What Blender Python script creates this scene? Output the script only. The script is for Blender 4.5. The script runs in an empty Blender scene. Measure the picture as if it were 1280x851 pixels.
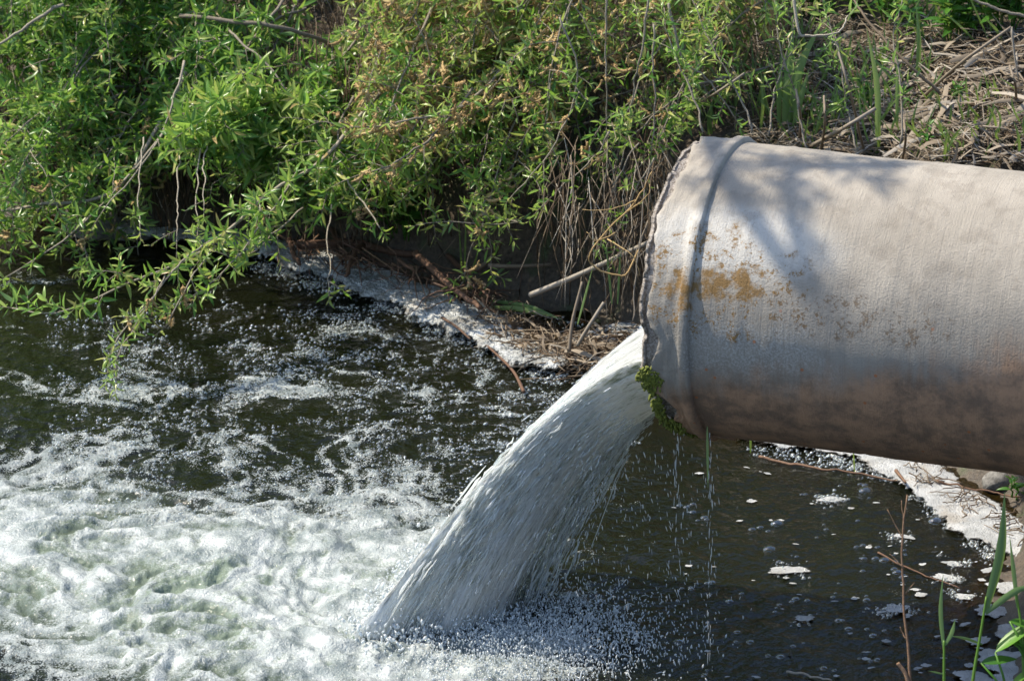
import bpy, math
import numpy as np
from mathutils import Vector, Matrix

rng = np.random.default_rng(7)
scene = bpy.context.scene
col = scene.collection

# ------------------------------------------------------------------ camera
FPX, CX, CY = 4500.0, 640.0, 425.5          # focal length and centre in photo pixels (1280 x 851)
HC = 3.43                                   # camera height over the water
PITCH = math.radians(20.0)
CAM = np.array([0.0, 0.0, HC])
FWD = np.array([0, math.cos(PITCH), -math.sin(PITCH)])
UPV = np.array([0, math.sin(PITCH), math.cos(PITCH)])
cam_d = bpy.data.cameras.new('camera')
cam_d.sensor_width = 36.0
cam_d.lens = FPX / 1280.0 * 36.0
cam_d.clip_start = 0.1
cam_d.clip_end = 400.0
cam = bpy.data.objects.new('camera', cam_d)
col.objects.link(cam)
cam.location = CAM
cam.rotation_euler = (math.pi / 2 - PITCH, 0, 0)
cam_d.dof.use_dof = True
cam_d.dof.focus_distance = 8.4
cam_d.dof.aperture_fstop = 11.0
scene.camera = cam

# ------------------------------------------------------------------ light
SUN = np.array([-0.57, 0.21, 0.79]); SUN /= np.linalg.norm(SUN)
world = bpy.data.worlds.new('World')
scene.world = world
world.use_nodes = True
wn = world.node_tree
bg = wn.nodes['Background']
sky = wn.nodes.new('ShaderNodeTexSky')
sky.sky_type = 'NISHITA'
sky.sun_disc = False
sky.sun_elevation = math.asin(SUN[2])
sky.sun_rotation = math.atan2(SUN[0], SUN[1])
wn.links.new(sky.outputs[0], bg.inputs['Color'])
bg.inputs['Strength'].default_value = 0.15
sun_d = bpy.data.lights.new('sun', 'SUN')
sun_d.energy = 4.3
sun_d.angle = math.radians(0.5)
sun_d.color = (1.0, 0.9, 0.74)
sun = bpy.data.objects.new('sun', sun_d)
col.objects.link(sun)
sun.rotation_euler = Vector(SUN).to_track_quat('Z', 'Y').to_euler()
scene.view_settings.view_transform = 'Standard'
scene.view_settings.look = 'None'
scene.view_settings.gamma = 1.0
scene.view_settings.exposure = 0.88
scene.render.engine = 'CYCLES'
scene.cycles.use_denoising = True
scene.cycles.max_bounces = 8
scene.cycles.transparent_max_bounces = 24
scene.cycles.caustics_reflective = False
scene.cycles.caustics_refractive = False

# ------------------------------------------------------------------ geometry helpers
def ray(px, py):
    return np.array([(px - CX) / FPX, 0, 0]) + UPV * ((CY - py) / FPX) + FWD
def P(px, py, d):                           # the point seen at a photo pixel, d metres into the picture
    return CAM + ray(px, py) * d
def W(px, py, z=0.0):                       # the point seen at a photo pixel on the level z
    r = ray(px, py)
    return CAM + r * ((z - HC) / r[2])
def proj(p):
    q = np.asarray(p) - CAM
    f = q @ FWD
    return CX + FPX * q[..., 0] / f, CY - FPX * (q @ UPV) / f, f
def nrm(v):
    v = np.asarray(v, float)
    return v / (np.linalg.norm(v, axis=-1, keepdims=True) + 1e-12)
def sstep(a, b, x):
    t = np.clip((x - a) / (b - a), 0, 1)
    return t * t * (3 - 2 * t)

def _hash(ix, iy, seed):
    h = (ix.astype(np.int64) * 374761393 + iy.astype(np.int64) * 668265263 + seed * 974634777) & 0xffffffff
    h = ((h ^ (h >> 13)) * 1274126177) & 0xffffffff
    return ((h ^ (h >> 16)) & 0xffffff) / float(0xffffff)
def vnoise(x, y, seed=0):
    ix, iy = np.floor(x), np.floor(y)
    fx, fy = x - ix, y - iy
    fx = fx * fx * (3 - 2 * fx); fy = fy * fy * (3 - 2 * fy)
    a, b = _hash(ix, iy, seed), _hash(ix + 1, iy, seed)
    c, d = _hash(ix, iy + 1, seed), _hash(ix + 1, iy + 1, seed)
    return (a * (1 - fx) + b * fx) * (1 - fy) + (c * (1 - fx) + d * fx) * fy
def fbm(x, y, octv=4, seed=0, gain=0.5):
    x = np.asarray(x, float); y = np.asarray(y, float)
    s = 0; amp = 1; tot = 0
    for k in range(octv):
        s = s + amp * vnoise(x, y, seed + k * 17)
        tot += amp; amp *= gain
        x, y = 1.62 * x - 1.18 * y + 3.1, 1.18 * x + 1.62 * y + 7.7
    return s / tot
def worley(x, y, seed=0):
    ix, iy = np.floor(x), np.floor(y)
    f1 = np.full(x.shape, 9.0); f2 = np.full(x.shape, 9.0)
    for i in (-1, 0, 1):
        for j in (-1, 0, 1):
            cx, cy = ix + i, iy + j
            d = np.hypot(cx + _hash(cx, cy, seed) - x, cy + _hash(cx, cy, seed + 5) - y)
            f2 = np.minimum(f2, np.maximum(f1, d)); f1 = np.minimum(f1, d)
    return f1, f2

def make_mesh(name, v, quads=None, tris=None, smooth=True, attrs=None, uv=None):
    v = np.asarray(v, np.float32).reshape(-1, 3)
    me = bpy.data.meshes.new(name)
    q = np.zeros((0, 4), np.int32) if quads is None else np.asarray(quads, np.int32).reshape(-1, 4)
    t = np.zeros((0, 3), np.int32) if tris is None else np.asarray(tris, np.int32).reshape(-1, 3)
    me.vertices.add(len(v)); me.vertices.foreach_set('co', v.ravel())
    loops = np.concatenate([q.ravel(), t.ravel()])
    me.loops.add(len(loops)); me.loops.foreach_set('vertex_index', loops)
    start = np.concatenate([np.arange(len(q)) * 4, len(q) * 4 + np.arange(len(t)) * 3]).astype(np.int32)
    me.polygons.add(len(start)); me.polygons.foreach_set('loop_start', start)
    me.update(calc_edges=True)
    me.polygons.foreach_set('use_smooth', np.full(len(start), smooth))
    for k, a in (attrs or {}).items():
        at = me.attributes.new(k, 'FLOAT', 'POINT')
        at.data.foreach_set('value', np.asarray(a, np.float32).ravel())
    if uv is not None:
        l = me.uv_layers.new(name='uv')
        l.data.foreach_set('uv', np.asarray(uv, np.float32)[loops].ravel())
    me.update()
    return me
def link(name, me, mat=None, parent=None, loc=None):
    if mat is not None and len(me.materials) == 0:
        me.materials.append(mat)
    o = bpy.data.objects.new(name, me)
    col.objects.link(o)
    if parent is not None: o.parent = parent
    if loc is not None: o.location = loc
    return o
def tag(o, label=None, cat=None, group=None, kind=None):
    if label: o['label'] = label
    if cat: o['category'] = cat
    if group: o['group'] = group
    if kind: o['kind'] = kind
    return o
def empty(name, loc=(0, 0, 0)):
    o = bpy.data.objects.new(name, None)
    col.objects.link(o); o.location = loc
    o.empty_display_size = 0.05
    return o

class MB:                                   # gathers pieces of one mesh, in coordinates relative to org
    def __init__(self, org=(0, 0, 0)):
        self.v = []; self.q = []; self.t = []; self.a = []; self.n = 0; self.org = np.asarray(org, float); self.pend = []
    def add(self, v, q=None, t=None, tint=0.5):
        v = np.asarray(v, float)
        if q is not None and len(q): self.q.append(np.asarray(q) + self.n)
        if t is not None and len(t): self.t.append(np.asarray(t) + self.n)
        self.v.append(v); self.a.append(np.broadcast_to(np.asarray(tint, float), (len(v),)))
        self.n += len(v)
    def tube(self, pts, rad, sides=5, tint=0.5):
        pts = np.asarray(pts, float); n = len(pts)
        rad = np.broadcast_to(np.asarray(rad, float), (n,))
        tg = nrm(np.gradient(pts, axis=0))
        ref = np.array([0.13, 0.31, 0.94]) if abs(tg[:, 2]).mean() < 0.8 else np.array([0.95, 0.2, 0.1])
        s = nrm(np.cross(tg, ref)); b = np.cross(tg, s)
        an = np.linspace(0, 2 * math.pi, sides, endpoint=False)
        ring = s[:, None, :] * np.cos(an)[None, :, None] + b[:, None, :] * np.sin(an)[None, :, None]
        v = (pts[:, None, :] + ring * rad[:, None, None]).reshape(-1, 3)
        i = np.arange(n - 1)[:, None] * sides; k = np.arange(sides)[None, :]; k2 = (k + 1) % sides
        q = np.stack([i + k, i + k2, i + sides + k2, i + sides + k], -1).reshape(-1, 4)
        v = np.concatenate([v, pts[:1], pts[-1:]])
        m = n * sides; k = np.arange(sides); k2 = (k + 1) % sides
        t = np.concatenate([np.stack([np.full(sides, m), k2, k], -1),
                            np.stack([np.full(sides, m + 1), (n - 1) * sides + k, (n - 1) * sides + k2], -1)])
        self.add(v, q, t, tint)
    def mesh(self, name, smooth=True):
        if self.pend: flush_beads(self)
        v = np.concatenate(self.v) - self.org
        return make_mesh(name, v, np.concatenate(self.q) if self.q else None,
                         np.concatenate(self.t) if self.t else None, smooth, {'tint': np.concatenate(self.a)})
    def build(self, name, mat, parent=None, smooth=True):
        return link(name, self.mesh(name, smooth), mat, parent, None if parent is not None else self.org)

def spline(ctrl, n):
    c = np.asarray(ctrl, float)
    c = np.concatenate([[2 * c[0] - c[1]], c, [2 * c[-1] - c[-2]]])
    m = len(c) - 3
    u = np.linspace(0, m - 1e-6, n); i = u.astype(int); f = (u - i)[:, None]
    p0, p1, p2, p3 = c[i], c[i + 1], c[i + 2], c[i + 3]
    return 0.5 * (2 * p1 + (p2 - p0) * f + (2 * p0 - 5 * p1 + 4 * p2 - p3) * f ** 2 + (3 * p1 - p0 - 3 * p2 + p3) * f ** 3)
def wiggle(pts, amp, seed_rng=rng):
    n = len(pts)
    k = np.cumsum(seed_rng.normal(0, 1, (n, 3)), 0)
    k -= np.linspace(0, 1, n)[:, None] * k[-1]
    return pts + k * amp / math.sqrt(n)

# ------------------------------------------------------------------ materials
def mat_new(name):
    m = bpy.data.materials.new(name)
    m.use_nodes = True
    nt = m.node_tree
    nt.nodes.clear()
    return m, nt
class NT:
    def __init__(self, nt): self.nt = nt
    def n(self, typ, ins=None, **kw):
        d = self.nt.nodes.new('ShaderNode' + typ)
        for k, v in kw.items(): setattr(d, k, v)
        for k, v in (ins or {}).items(): self.set(d.inputs[k], v)
        return d
    def set(self, sock, v):
        if isinstance(v, bpy.types.NodeSocket): self.nt.links.new(v, sock)
        elif isinstance(v, bpy.types.Node): self.nt.links.new(v.outputs[0], sock)
        else:
            if isinstance(v, (tuple, list)) and len(v) == 3 and sock.type == 'RGBA': v = (*v, 1)
            sock.default_value = v
    def math(self, op, a, b=0.0, c=None, clamp=False):
        d = self.n('Math', operation=op, use_clamp=clamp)
        self.set(d.inputs[0], a); self.set(d.inputs[1], b)
        if c is not None: self.set(d.inputs[2], c)
        return d.outputs[0]
    def mix(self, f, a, b, mode='MIX'):
        d = self.n('Mix', data_type='RGBA', blend_type=mode)
        self.set(d.inputs[0], f); self.set(d.inputs[6], a); self.set(d.inputs[7], b)
        return d.outputs[2]
    def step(self, x, a, b, lo=0.0, hi=1.0):
        d = self.n('MapRange', interpolation_type='SMOOTHSTEP')
        self.set(d.inputs[0], x); d.inputs[1].default_value = a; d.inputs[2].default_value = b
        d.inputs[3].default_value = lo; d.inputs[4].default_value = hi
        return d.outputs[0]
    def noise(self, vec, scale, detail=3.0, rough=0.55):
        d = self.n('TexNoise', {'Scale': scale, 'Detail': detail, 'Roughness': rough})
        if vec is not None: self.set(d.inputs['Vector'], vec)
        return d.outputs[0]
    def voro(self, vec, scale, feature='F1', out=0):
        d = self.n('TexVoronoi', {'Scale': scale}, feature=feature)
        if vec is not None: self.set(d.inputs['Vector'], vec)
        return d.outputs[out]
    def ramp(self, f, stops):
        d = self.n('ValToRGB')
        e = d.color_ramp.elements
        while len(e) > 1: e.remove(e[-1])
        e[0].position = stops[0][0]; e[0].color = (*stops[0][1], 1)
        for p, c in stops[1:]:
            x = e.new(p); x.color = (*c, 1)
        self.set(d.inputs[0], f)
        return d.outputs[0]
    def attr(self, name): return self.n('Attribute', attribute_name=name).outputs['Fac']
    def bump(self, h, strength, dist, normal=None):
        d = self.n('Bump', {'Height': h, 'Strength': strength, 'Distance': dist})
        if normal is not None: self.set(d.inputs['Normal'], normal)
        return d.outputs[0]
    def bsdf(self, **k):
        return self.n('BsdfPrincipled', {a.replace('_', ' '): b for a, b in k.items()})
    def out(self, sh):
        o = self.n('OutputMaterial'); self.set(o.inputs[0], sh)
    def mixsh(self, f, a, b):
        d = self.n('MixShader'); self.set(d.inputs[0], f); self.set(d.inputs[1], a); self.set(d.inputs[2], b)
        return d.outputs[0]

def leaf_material(name, stops, transl=0.5, rough=0.34, back_c=(0.24, 0.3, 0.18), glow=(0.3, 0.42, 0.05)):
    m, nt = mat_new(name); g = NT(nt)
    tint = g.attr('tint')
    pos = g.n('NewGeometry').outputs['Position']
    back = g.n('NewGeometry').outputs['Backfacing']
    f = g.math('ADD', tint, g.math('MULTIPLY', g.math('SUBTRACT', g.noise(pos, 60, 2), 0.5), 0.25))
    c = g.ramp(f, stops)
    c = g.mix(g.math('MULTIPLY', back, 0.35), c, back_c)
    p = g.bsdf(Base_Color=c, Roughness=rough, IOR=1.4)
    t = g.n('BsdfTranslucent', {'Color': g.mix(0.55, c, glow)})
    g.out(g.mixsh(transl, p, t))
    return m
M = {}
M['leaf'] = leaf_material('willow_leaf', [(0.0, (0.025, 0.095, 0.022)), (0.35, (0.095, 0.24, 0.045)), (0.7, (0.26, 0.385, 0.085)),
                                          (0.9, (0.45, 0.48, 0.14)), (1.0, (0.5, 0.36, 0.17))], 0.5, 0.28, (0.28, 0.38, 0.23), (0.3, 0.5, 0.06))
M['herb'] = leaf_material('herb_leaf', [(0.0, (0.02, 0.075, 0.015)), (0.5, (0.055, 0.17, 0.025)), (1.0, (0.13, 0.3, 0.04))], 0.4)
M['blade'] = leaf_material('grass_blade', [(0.0, (0.04, 0.11, 0.02)), (0.5, (0.1, 0.23, 0.03)), (1.0, (0.24, 0.35, 0.06))], 0.4)
M['catkin'] = leaf_material('dry_catkin', [(0.0, (0.26, 0.16, 0.065)), (0.5, (0.48, 0.33, 0.15)), (1.0, (0.62, 0.48, 0.23))], 0.25, 0.8, (0.4, 0.27, 0.12), (0.45, 0.3, 0.1))
M['straw'] = leaf_material('dry_straw', [(0.0, (0.07, 0.043, 0.024)), (0.35, (0.17, 0.125, 0.08)), (0.7, (0.31, 0.27, 0.215)), (1.0, (0.46, 0.43, 0.385))], 0.12, 0.65, (0.33, 0.28, 0.21), (0.4, 0.3, 0.18))

def bark_material(name, stops, scale=120):
    m, nt = mat_new(name); g = NT(nt)
    pos = g.n('NewGeometry').outputs['Position']
    f = g.math('ADD', g.attr('tint'), g.math('MULTIPLY', g.math('SUBTRACT', g.noise(pos, scale, 4), 0.5), 0.6))
    h = g.noise(pos, scale * 2.5, 4)
    g.out(g.bsdf(Base_Color=g.ramp(f, stops), Roughness=0.75, Normal=g.bump(h, 0.6, 0.004)).outputs[0])
    return m
M['bark'] = bark_material('willow_bark', [(0.0, (0.06, 0.045, 0.03)), (0.5, (0.17, 0.145, 0.11)), (1.0, (0.33, 0.29, 0.22))])
M['root'] = bark_material('wet_root', [(0.0, (0.035, 0.018, 0.01)), (0.5, (0.11, 0.055, 0.03)), (1.0, (0.26, 0.16, 0.09))])

# soil of the banks and the stream bed
def soil_material():
    m, nt = mat_new('bank_soil'); g = NT(nt)
    pos = g.n('NewGeometry').outputs['Position']
    z = g.n('SeparateXYZ', {0: pos}).outputs[2]
    n1 = g.noise(pos, 9, 6, 0.65); n2 = g.noise(pos, 70, 5, 0.7)
    dry = g.mix(g.step(n2, 0.3, 0.7), (0.035, 0.026, 0.017), (0.095, 0.072, 0.048))
    dry = g.mix(g.step(n1, 0.52, 0.66), dry, (0.05, 0.06, 0.024))
    bed = g.mix(g.step(n1, 0.4, 0.62), (0.045, 0.034, 0.014), (0.13, 0.08, 0.028))
    c = g.mix(g.step(z, -0.03, 0.0), bed, dry)
    h = g.math('ADD', g.math('MULTIPLY', n1, 0.6), g.math('MULTIPLY', n2, 0.4))
    rough = g.step(z, 0.0, 0.12, 0.45, 0.95)
    g.out(g.bsdf(Base_Color=c, Roughness=rough, Normal=g.bump(h, 0.9, 0.02)).outputs[0])
    return m
M['soil'] = soil_material()

FOAM_COL = (0.84, 0.86, 0.85)
def foam_layer(g, pos, turb, sc=1.0):
    """frothy bubbles: returns the shader of a foam surface"""
    v1 = g.voro(pos, 170 * sc, 'SMOOTH_F1'); v2 = g.voro(pos, 420 * sc)
    hgt = g.math('SUBTRACT', 1.0, g.math('ADD', g.math('MULTIPLY', v1, 1.0), g.math('MULTIPLY', v2, 0.45)))
    c = g.mix(g.step(g.noise(pos, 14, 4), 0.3, 0.7), (0.17, 0.205, 0.205), (0.44, 0.475, 0.47))
    return g.bsdf(Base_Color=c, Roughness=0.18, IOR=1.35, Normal=g.bump(hgt, g.step(turb, 0.1, 0.8, 0.8, 0.6), 0.006)).outputs[0]
def water_material():
    m, nt = mat_new('stream_water'); g = NT(nt)
    pos = g.n('NewGeometry').outputs['Position']
    foam, aer, deep = g.attr('foam'), g.attr('aer'), g.attr('deep')
    map_ = g.n('Mapping', {'Vector': pos}); map_.inputs['Scale'].default_value = (1.0, 0.75, 1.0)
    rip = g.math('ADD', g.noise(map_.outputs[0], 26, 4, 0.5), g.math('MULTIPLY', g.noise(map_.outputs[0], 90, 3), 0.3))
    nb = g.bump(rip, 0.8, 0.014)
    murk = g.mix(g.noise(pos, 3, 3), (0.003, 0.005, 0.0025), (0.008, 0.008, 0.003))
    body = g.mix(aer, murk, (0.19, 0.24, 0.18))
    wat = g.bsdf(Base_Color=body, Roughness=0.05, IOR=1.33, Normal=nb).outputs[0]
    fr = g.n('Fresnel', {'IOR': 1.33, 'Normal': nb}).outputs[0]
    clear = g.math('MULTIPLY', g.math('SUBTRACT', 1.0, deep), g.math('SUBTRACT', 1.0, fr))
    clear = g.math('MULTIPLY', clear, g.math('SUBTRACT', 1.0, aer), clamp=True)
    tr = g.n('BsdfTransparent', {'Color': (0.62, 0.5, 0.26, 1)}).outputs[0]
    wat = g.mixsh(clear, wat, tr)
    fine = g.voro(pos, 210, 'F1')
    amp = g.step(g.attr('turb'), 0.1, 0.8, 0.55, 0.42)
    f = g.math('ADD', foam, g.math('MULTIPLY', g.math('SUBTRACT', 0.42, fine), amp))
    f = g.math('ADD', f, g.math('MULTIPLY', g.math('SUBTRACT', g.noise(pos, 75, 4, 0.6), 0.5), amp))
    f = g.mix(g.attr('turb'), g.step(f, 0.40, 0.60), g.step(f, 0.46, 0.96))
    g.out(g.mixsh(f, wat, foam_layer(g, pos, g.attr('turb'))))
    return m
M['water'] = water_material()
def foam_material(name, sc=1.0, dirt=0.0, ca=(0.26, 0.27, 0.26), cb=(0.55, 0.57, 0.57), bs=1.0):
    m, nt = mat_new(name); g = NT(nt)
    pos = g.n('NewGeometry').outputs['Position']
    v1 = g.voro(pos, 110 * sc, 'SMOOTH_F1'); v2 = g.voro(pos, 300 * sc)
    hgt = g.math('SUBTRACT', 1.0, g.math('ADD', v1, g.math('MULTIPLY', v2, 0.45)))
    c = g.mix(g.step(g.noise(pos, 18, 4), 0.35, 0.7), ca, cb)
    if dirt: c = g.mix(g.math('MULTIPLY', g.step(g.noise(pos, 7, 5, 0.7), 0.5, 0.68), dirt), c, (0.3, 0.22, 0.12))
    sh = g.bsdf(Base_Color=c, Roughness=0.3, IOR=1.35, Normal=g.bump(hgt, bs, 0.012)).outputs[0]
    e = g.math('ADD', g.math('MULTIPLY', g.attr('inner'), 2.4), g.math('MULTIPLY', g.math('SUBTRACT', g.noise(pos, 26, 6, 0.7), 0.5), 1.7))
    e = g.math('SUBTRACT', e, g.math('MULTIPLY', g.step(g.voro(pos, 160), 0.25, 0.05), 0.5))
    e = g.step(e, 0.26, 0.5)
    g.out(g.mixsh(e, g.n('BsdfTransparent').outputs[0], sh))
    return m
M['raft'] = foam_material('foam_raft', 0.75, 0.6)
M['scum'] = foam_material('smooth_foam', 2.0, 0.35, (0.36, 0.375, 0.38), (0.54, 0.555, 0.56), 0.6)
def bubble_material():
    m, nt = mat_new('bubble_film'); g = NT(nt)
    lw = g.n('LayerWeight', {'Blend': 0.35}).outputs['Facing']
    gl = g.n('BsdfGlossy', {'Color': (0.95, 0.97, 1, 1), 'Roughness': 0.03}).outputs[0]
    tr = g.n('BsdfTransparent', {'Color': (0.93, 0.95, 0.95, 1)}).outputs[0]
    f = g.math('ADD', 0.08, g.math('MULTIPLY', g.math('POWER', lw, 1.9), 0.95), clamp=True)
    g.out(g.mixsh(f, tr, gl))
    return m
M['bubble'] = bubble_material()
def jet_material(name, holes):
    m, nt = mat_new(name); g = NT(nt)
    uv = g.n('UVMap').outputs[0]
    def st(su, sv):
        a = g.n('Mapping', {'Vector': uv}); a.inputs['Scale'].default_value = (su, sv, 1)
        return a.outputs[0]
    rag = g.attr('rag')
    n1 = g.noise(st(40, 9), 1.0, 4, 0.6); n2 = g.noise(st(120, 30), 1.0, 3, 0.6); n3 = g.noise(st(12, 3.0), 1.0, 3)
    h = g.math('ADD', g.math('MULTIPLY', n1, 0.7), g.math('MULTIPLY', n2, 0.45))
    white = g.math('ADD', g.math('MULTIPLY', n1, 0.55), g.math('MULTIPLY', n2, 0.75))
    white = g.math('ADD', white, g.math('MULTIPLY', g.math('SUBTRACT', n3, 0.5), 0.5))
    white = g.step(g.math('ADD', white, g.math('MULTIPLY', g.attr('aer'), 0.2)), 0.50, 0.73)
    c = g.mix(white, (0.22, 0.255, 0.205), (0.88, 0.9, 0.9))
    nb = g.bump(h, 1.0, 0.035)
    p = g.bsdf(Base_Color=c, Roughness=0.14, IOR=1.33, Normal=nb).outputs[0]
    t = g.n('BsdfTranslucent', {'Color': g.mix(white, (0.42, 0.46, 0.36), (0.9, 0.92, 0.9)), 'Normal': nb}).outputs[0]
    body = g.mixsh(0.5, p, t)
    gl = g.n('BsdfGlossy', {'Color': (1, 1, 1, 1), 'Roughness': 0.06, 'Normal': nb}).outputs[0]
    clearw = g.mixsh(g.n('Fresnel', {'IOR': 1.33, 'Normal': nb}).outputs[0],
                     g.n('BsdfTransparent', {'Color': (0.82, 0.88, 0.85, 1)}).outputs[0], gl)
    # clear or torn water between the white strands
    a = g.math('ADD', g.math('MULTIPLY', n1, 0.55), g.math('MULTIPLY', n2, 0.55))
    a = g.math('SUBTRACT', g.math('ADD', a, 0.24), g.math('MULTIPLY', rag, holes))
    a = g.step(a, 0.42, 0.56)
    sh = g.mixsh(a, clearw, body)
    # open gaps
    b = g.math('SUBTRACT', g.math('ADD', g.math('MULTIPLY', n3, 0.5), g.math('MULTIPLY', n2, 0.75)), g.math('MULTIPLY', rag, holes * 0.8))
    b = g.step(g.math('ADD', b, 0.30), 0.30, 0.36)
    g.out(g.mixsh(b, g.n('BsdfTransparent').outputs[0], sh))
    return m
M['jet'] = jet_material('jet_water', 0.75)
M['jet_outer'] = jet_material('jet_spray_sheet', 1.0)
def drop_material():
    m, nt = mat_new('water_drop'); g = NT(nt)
    lw = g.n('LayerWeight', {'Blend': 0.4}).outputs['Facing']
    gl = g.n('BsdfGlossy', {'Color': (1, 1, 1, 1), 'Roughness': 0.05}).outputs[0]
    tr = g.n('BsdfTransparent', {'Color': (0.85, 0.9, 0.9, 1)}).outputs[0]
    df = g.bsdf(Base_Color=(0.85, 0.88, 0.88), Roughness=0.1).outputs[0]
    w = g.mixsh(g.math('ADD', 0.12, g.math('MULTIPLY', lw, 0.7)), tr, gl)
    g.out(g.mixsh(0.45, w, df))
    return m
M['drop'] = drop_material()

def pipe_material(name, end=False):
    m, nt = mat_new(name); g = NT(nt)
    uv = g.n('UVMap').outputs[0]                       # u: metres from the rim, v: metres round the pipe
    sep = g.n('SeparateXYZ', {0: uv}); u, v = sep.outputs[0], sep.outputs[1]
    pos = g.n('TexCoord').outputs['Object']
    def st(su, sv):
        a = g.n('Mapping', {'Vector': uv}); a.inputs['Scale'].default_value = (su, sv, 1)
        return a.outputs[0]
    l1 = g.noise(st(330, 5), 1.0, 4, 0.65)             # fine turned rings
    l2 = g.noise(st(40, 1.2), 1.0, 3)
    grain = g.noise(pos, 210, 5, 0.7); pat = g.noise(pos, 5.5, 5, 0.6); pat2 = g.noise(pos, 17, 6, 0.68)
    c = g.mix(g.step(pat, 0.3, 0.7), (0.255, 0.228, 0.188), (0.35, 0.315, 0.265))
    c = g.mix(g.math('MULTIPLY', g.step(l1, 0.45, 0.75), 0.32), c, (0.25, 0.23, 0.2))
    c = g.mix(g.math('MULTIPLY', g.step(grain, 0.55, 0.75), 0.5), c, (0.2, 0.185, 0.165))
    # lime crust, from the crown side down to the middle near the mouth
    def blob(u0, v0, ru, rv, vec_scale=6.0, soft=0.5):
        du = g.math('DIVIDE', g.math('SUBTRACT', u, u0), ru); dv = g.math('DIVIDE', g.math('SUBTRACT', v, v0), rv)
        d = g.math('SQRT', g.math('ADD', g.math('MULTIPLY', du, du), g.math('MULTIPLY', dv, dv)))
        return g.math('SUBTRACT', 1.0, d)
    k = g.math('ADD', blob(0.2, 0.21, 0.3, 0.12), g.math('MULTIPLY', g.math('SUBTRACT', pat2, 0.5), 1.1))
    lime = g.math('MULTIPLY', g.step(k, 0.05, 0.55), g.step(g.math('ADD', grain, g.math('MULTIPLY', l1, 0.5)), 0.45, 0.75))
    c = g.mix(g.math('MULTIPLY', lime, 0.7), c, (0.52, 0.51, 0.48))
    c = g.mix(g.math('MULTIPLY', g.step(pat2, 0.48, 0.64), 0.4), c, (0.17, 0.145, 0.115))
    # grey flank: dirt plus shade painted into the colour; brown stain under it
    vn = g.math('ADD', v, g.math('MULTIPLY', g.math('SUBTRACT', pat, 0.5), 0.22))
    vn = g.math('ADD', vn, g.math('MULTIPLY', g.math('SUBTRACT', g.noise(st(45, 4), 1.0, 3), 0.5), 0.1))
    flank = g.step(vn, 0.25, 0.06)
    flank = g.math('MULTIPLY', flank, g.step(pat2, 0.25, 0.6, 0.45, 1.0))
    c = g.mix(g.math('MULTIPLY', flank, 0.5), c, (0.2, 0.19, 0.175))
    runs = g.math('MULTIPLY', g.step(g.noise(st(75, 1.6), 1.0, 4, 0.7), 0.52, 0.72), g.step(v, 0.16, 0.0))
    c = g.mix(g.math('MULTIPLY', runs, 0.45), c, (0.13, 0.115, 0.1))
    k = g.math('ADD', blob(0.27, -0.02, 0.25, 0.13), g.math('MULTIPLY', g.math('SUBTRACT', pat2, 0.5), 1.6))
    lim2 = g.math('MULTIPLY', g.step(k, 0.15, 0.6), g.step(grain, 0.42, 0.62))
    c = g.mix(g.math('MULTIPLY', lim2, 0.45), c, (0.5, 0.5, 0.48))
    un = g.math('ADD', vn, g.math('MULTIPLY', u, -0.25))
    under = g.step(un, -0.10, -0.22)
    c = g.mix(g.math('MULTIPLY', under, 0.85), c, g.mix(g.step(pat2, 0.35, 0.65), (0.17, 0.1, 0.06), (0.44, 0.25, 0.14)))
    # lichen: ochre patches broken into specks
    k = g.math('ADD', blob(0.18, 0.12, 0.2, 0.11), g.math('MULTIPLY', g.math('SUBTRACT', pat2, 0.5), 2.6))
    sp = g.step(g.math('ADD', g.noise(pos, 120, 5, 0.75), g.math('MULTIPLY', g.noise(pos, 34, 3), 0.5)), 0.78, 0.86)
    lich = g.math('MULTIPLY', g.step(k, -0.1, 0.3), g.math('MAXIMUM', sp, g.step(k, 0.5, 0.85)))
    c = g.mix(g.math('MULTIPLY', lich, 0.95), c, g.mix(grain, (0.12, 0.07, 0.022), (0.26, 0.14, 0.028)))
    k = g.math('ADD', blob(0.48, 0.08, 0.26, 0.06), g.math('MULTIPLY', g.math('SUBTRACT', pat2, 0.5), 2.4))
    l3 = g.math('MULTIPLY', g.step(k, 0.05, 0.45), sp)
    c = g.mix(g.math('MULTIPLY', l3, 0.8), c, (0.13, 0.09, 0.055))
    spots = g.math('MULTIPLY', g.step(g.voro(pos, 19), 0.09, 0.05), g.step(v, 0.12, 0.04))
    c = g.mix(g.math('MULTIPLY', spots, 0.75), c, (0.4, 0.12, 0.03))
    if end:                                            # spalled, weathered edge of the mouth
        e = g.math('ADD', u, g.math('MULTIPLY', g.math('SUBTRACT', pat2, 0.5), 0.03))
        ed = g.step(g.math('ADD', g.attr('broken'), g.math('MULTIPLY', g.math('SUBTRACT', pat2, 0.5), 0.5)), 0.35, 0.6)
        c = g.mix(ed, c, g.mix(g.step(grain, 0.4, 0.6), (0.16, 0.135, 0.11), (0.36, 0.33, 0.3)))
    h = g.math('ADD', g.math('MULTIPLY', l1, 0.35), g.math('MULTIPLY', grain, 0.7))
    h = g.math('ADD', h, g.math('MULTIPLY', l2, 0.6))
    g.out(g.bsdf(Base_Color=c, Roughness=0.8, Normal=g.bump(h, 0.75, 0.005)).outputs[0])
    return m
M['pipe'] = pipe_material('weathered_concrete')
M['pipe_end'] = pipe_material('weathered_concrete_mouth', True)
def simple(name, a, b, scale, rough=0.85, bump=0.6, dist=0.01):
    m, nt = mat_new(name); g = NT(nt)
    pos = g.n('NewGeometry').outputs['Position']
    n = g.noise(pos, scale, 6, 0.65)
    g.out(g.bsdf(Base_Color=g.mix(g.step(n, 0.3, 0.7), a, b), Roughness=rough, Normal=g.bump(n, bump, dist)).outputs[0])
    return m
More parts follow.
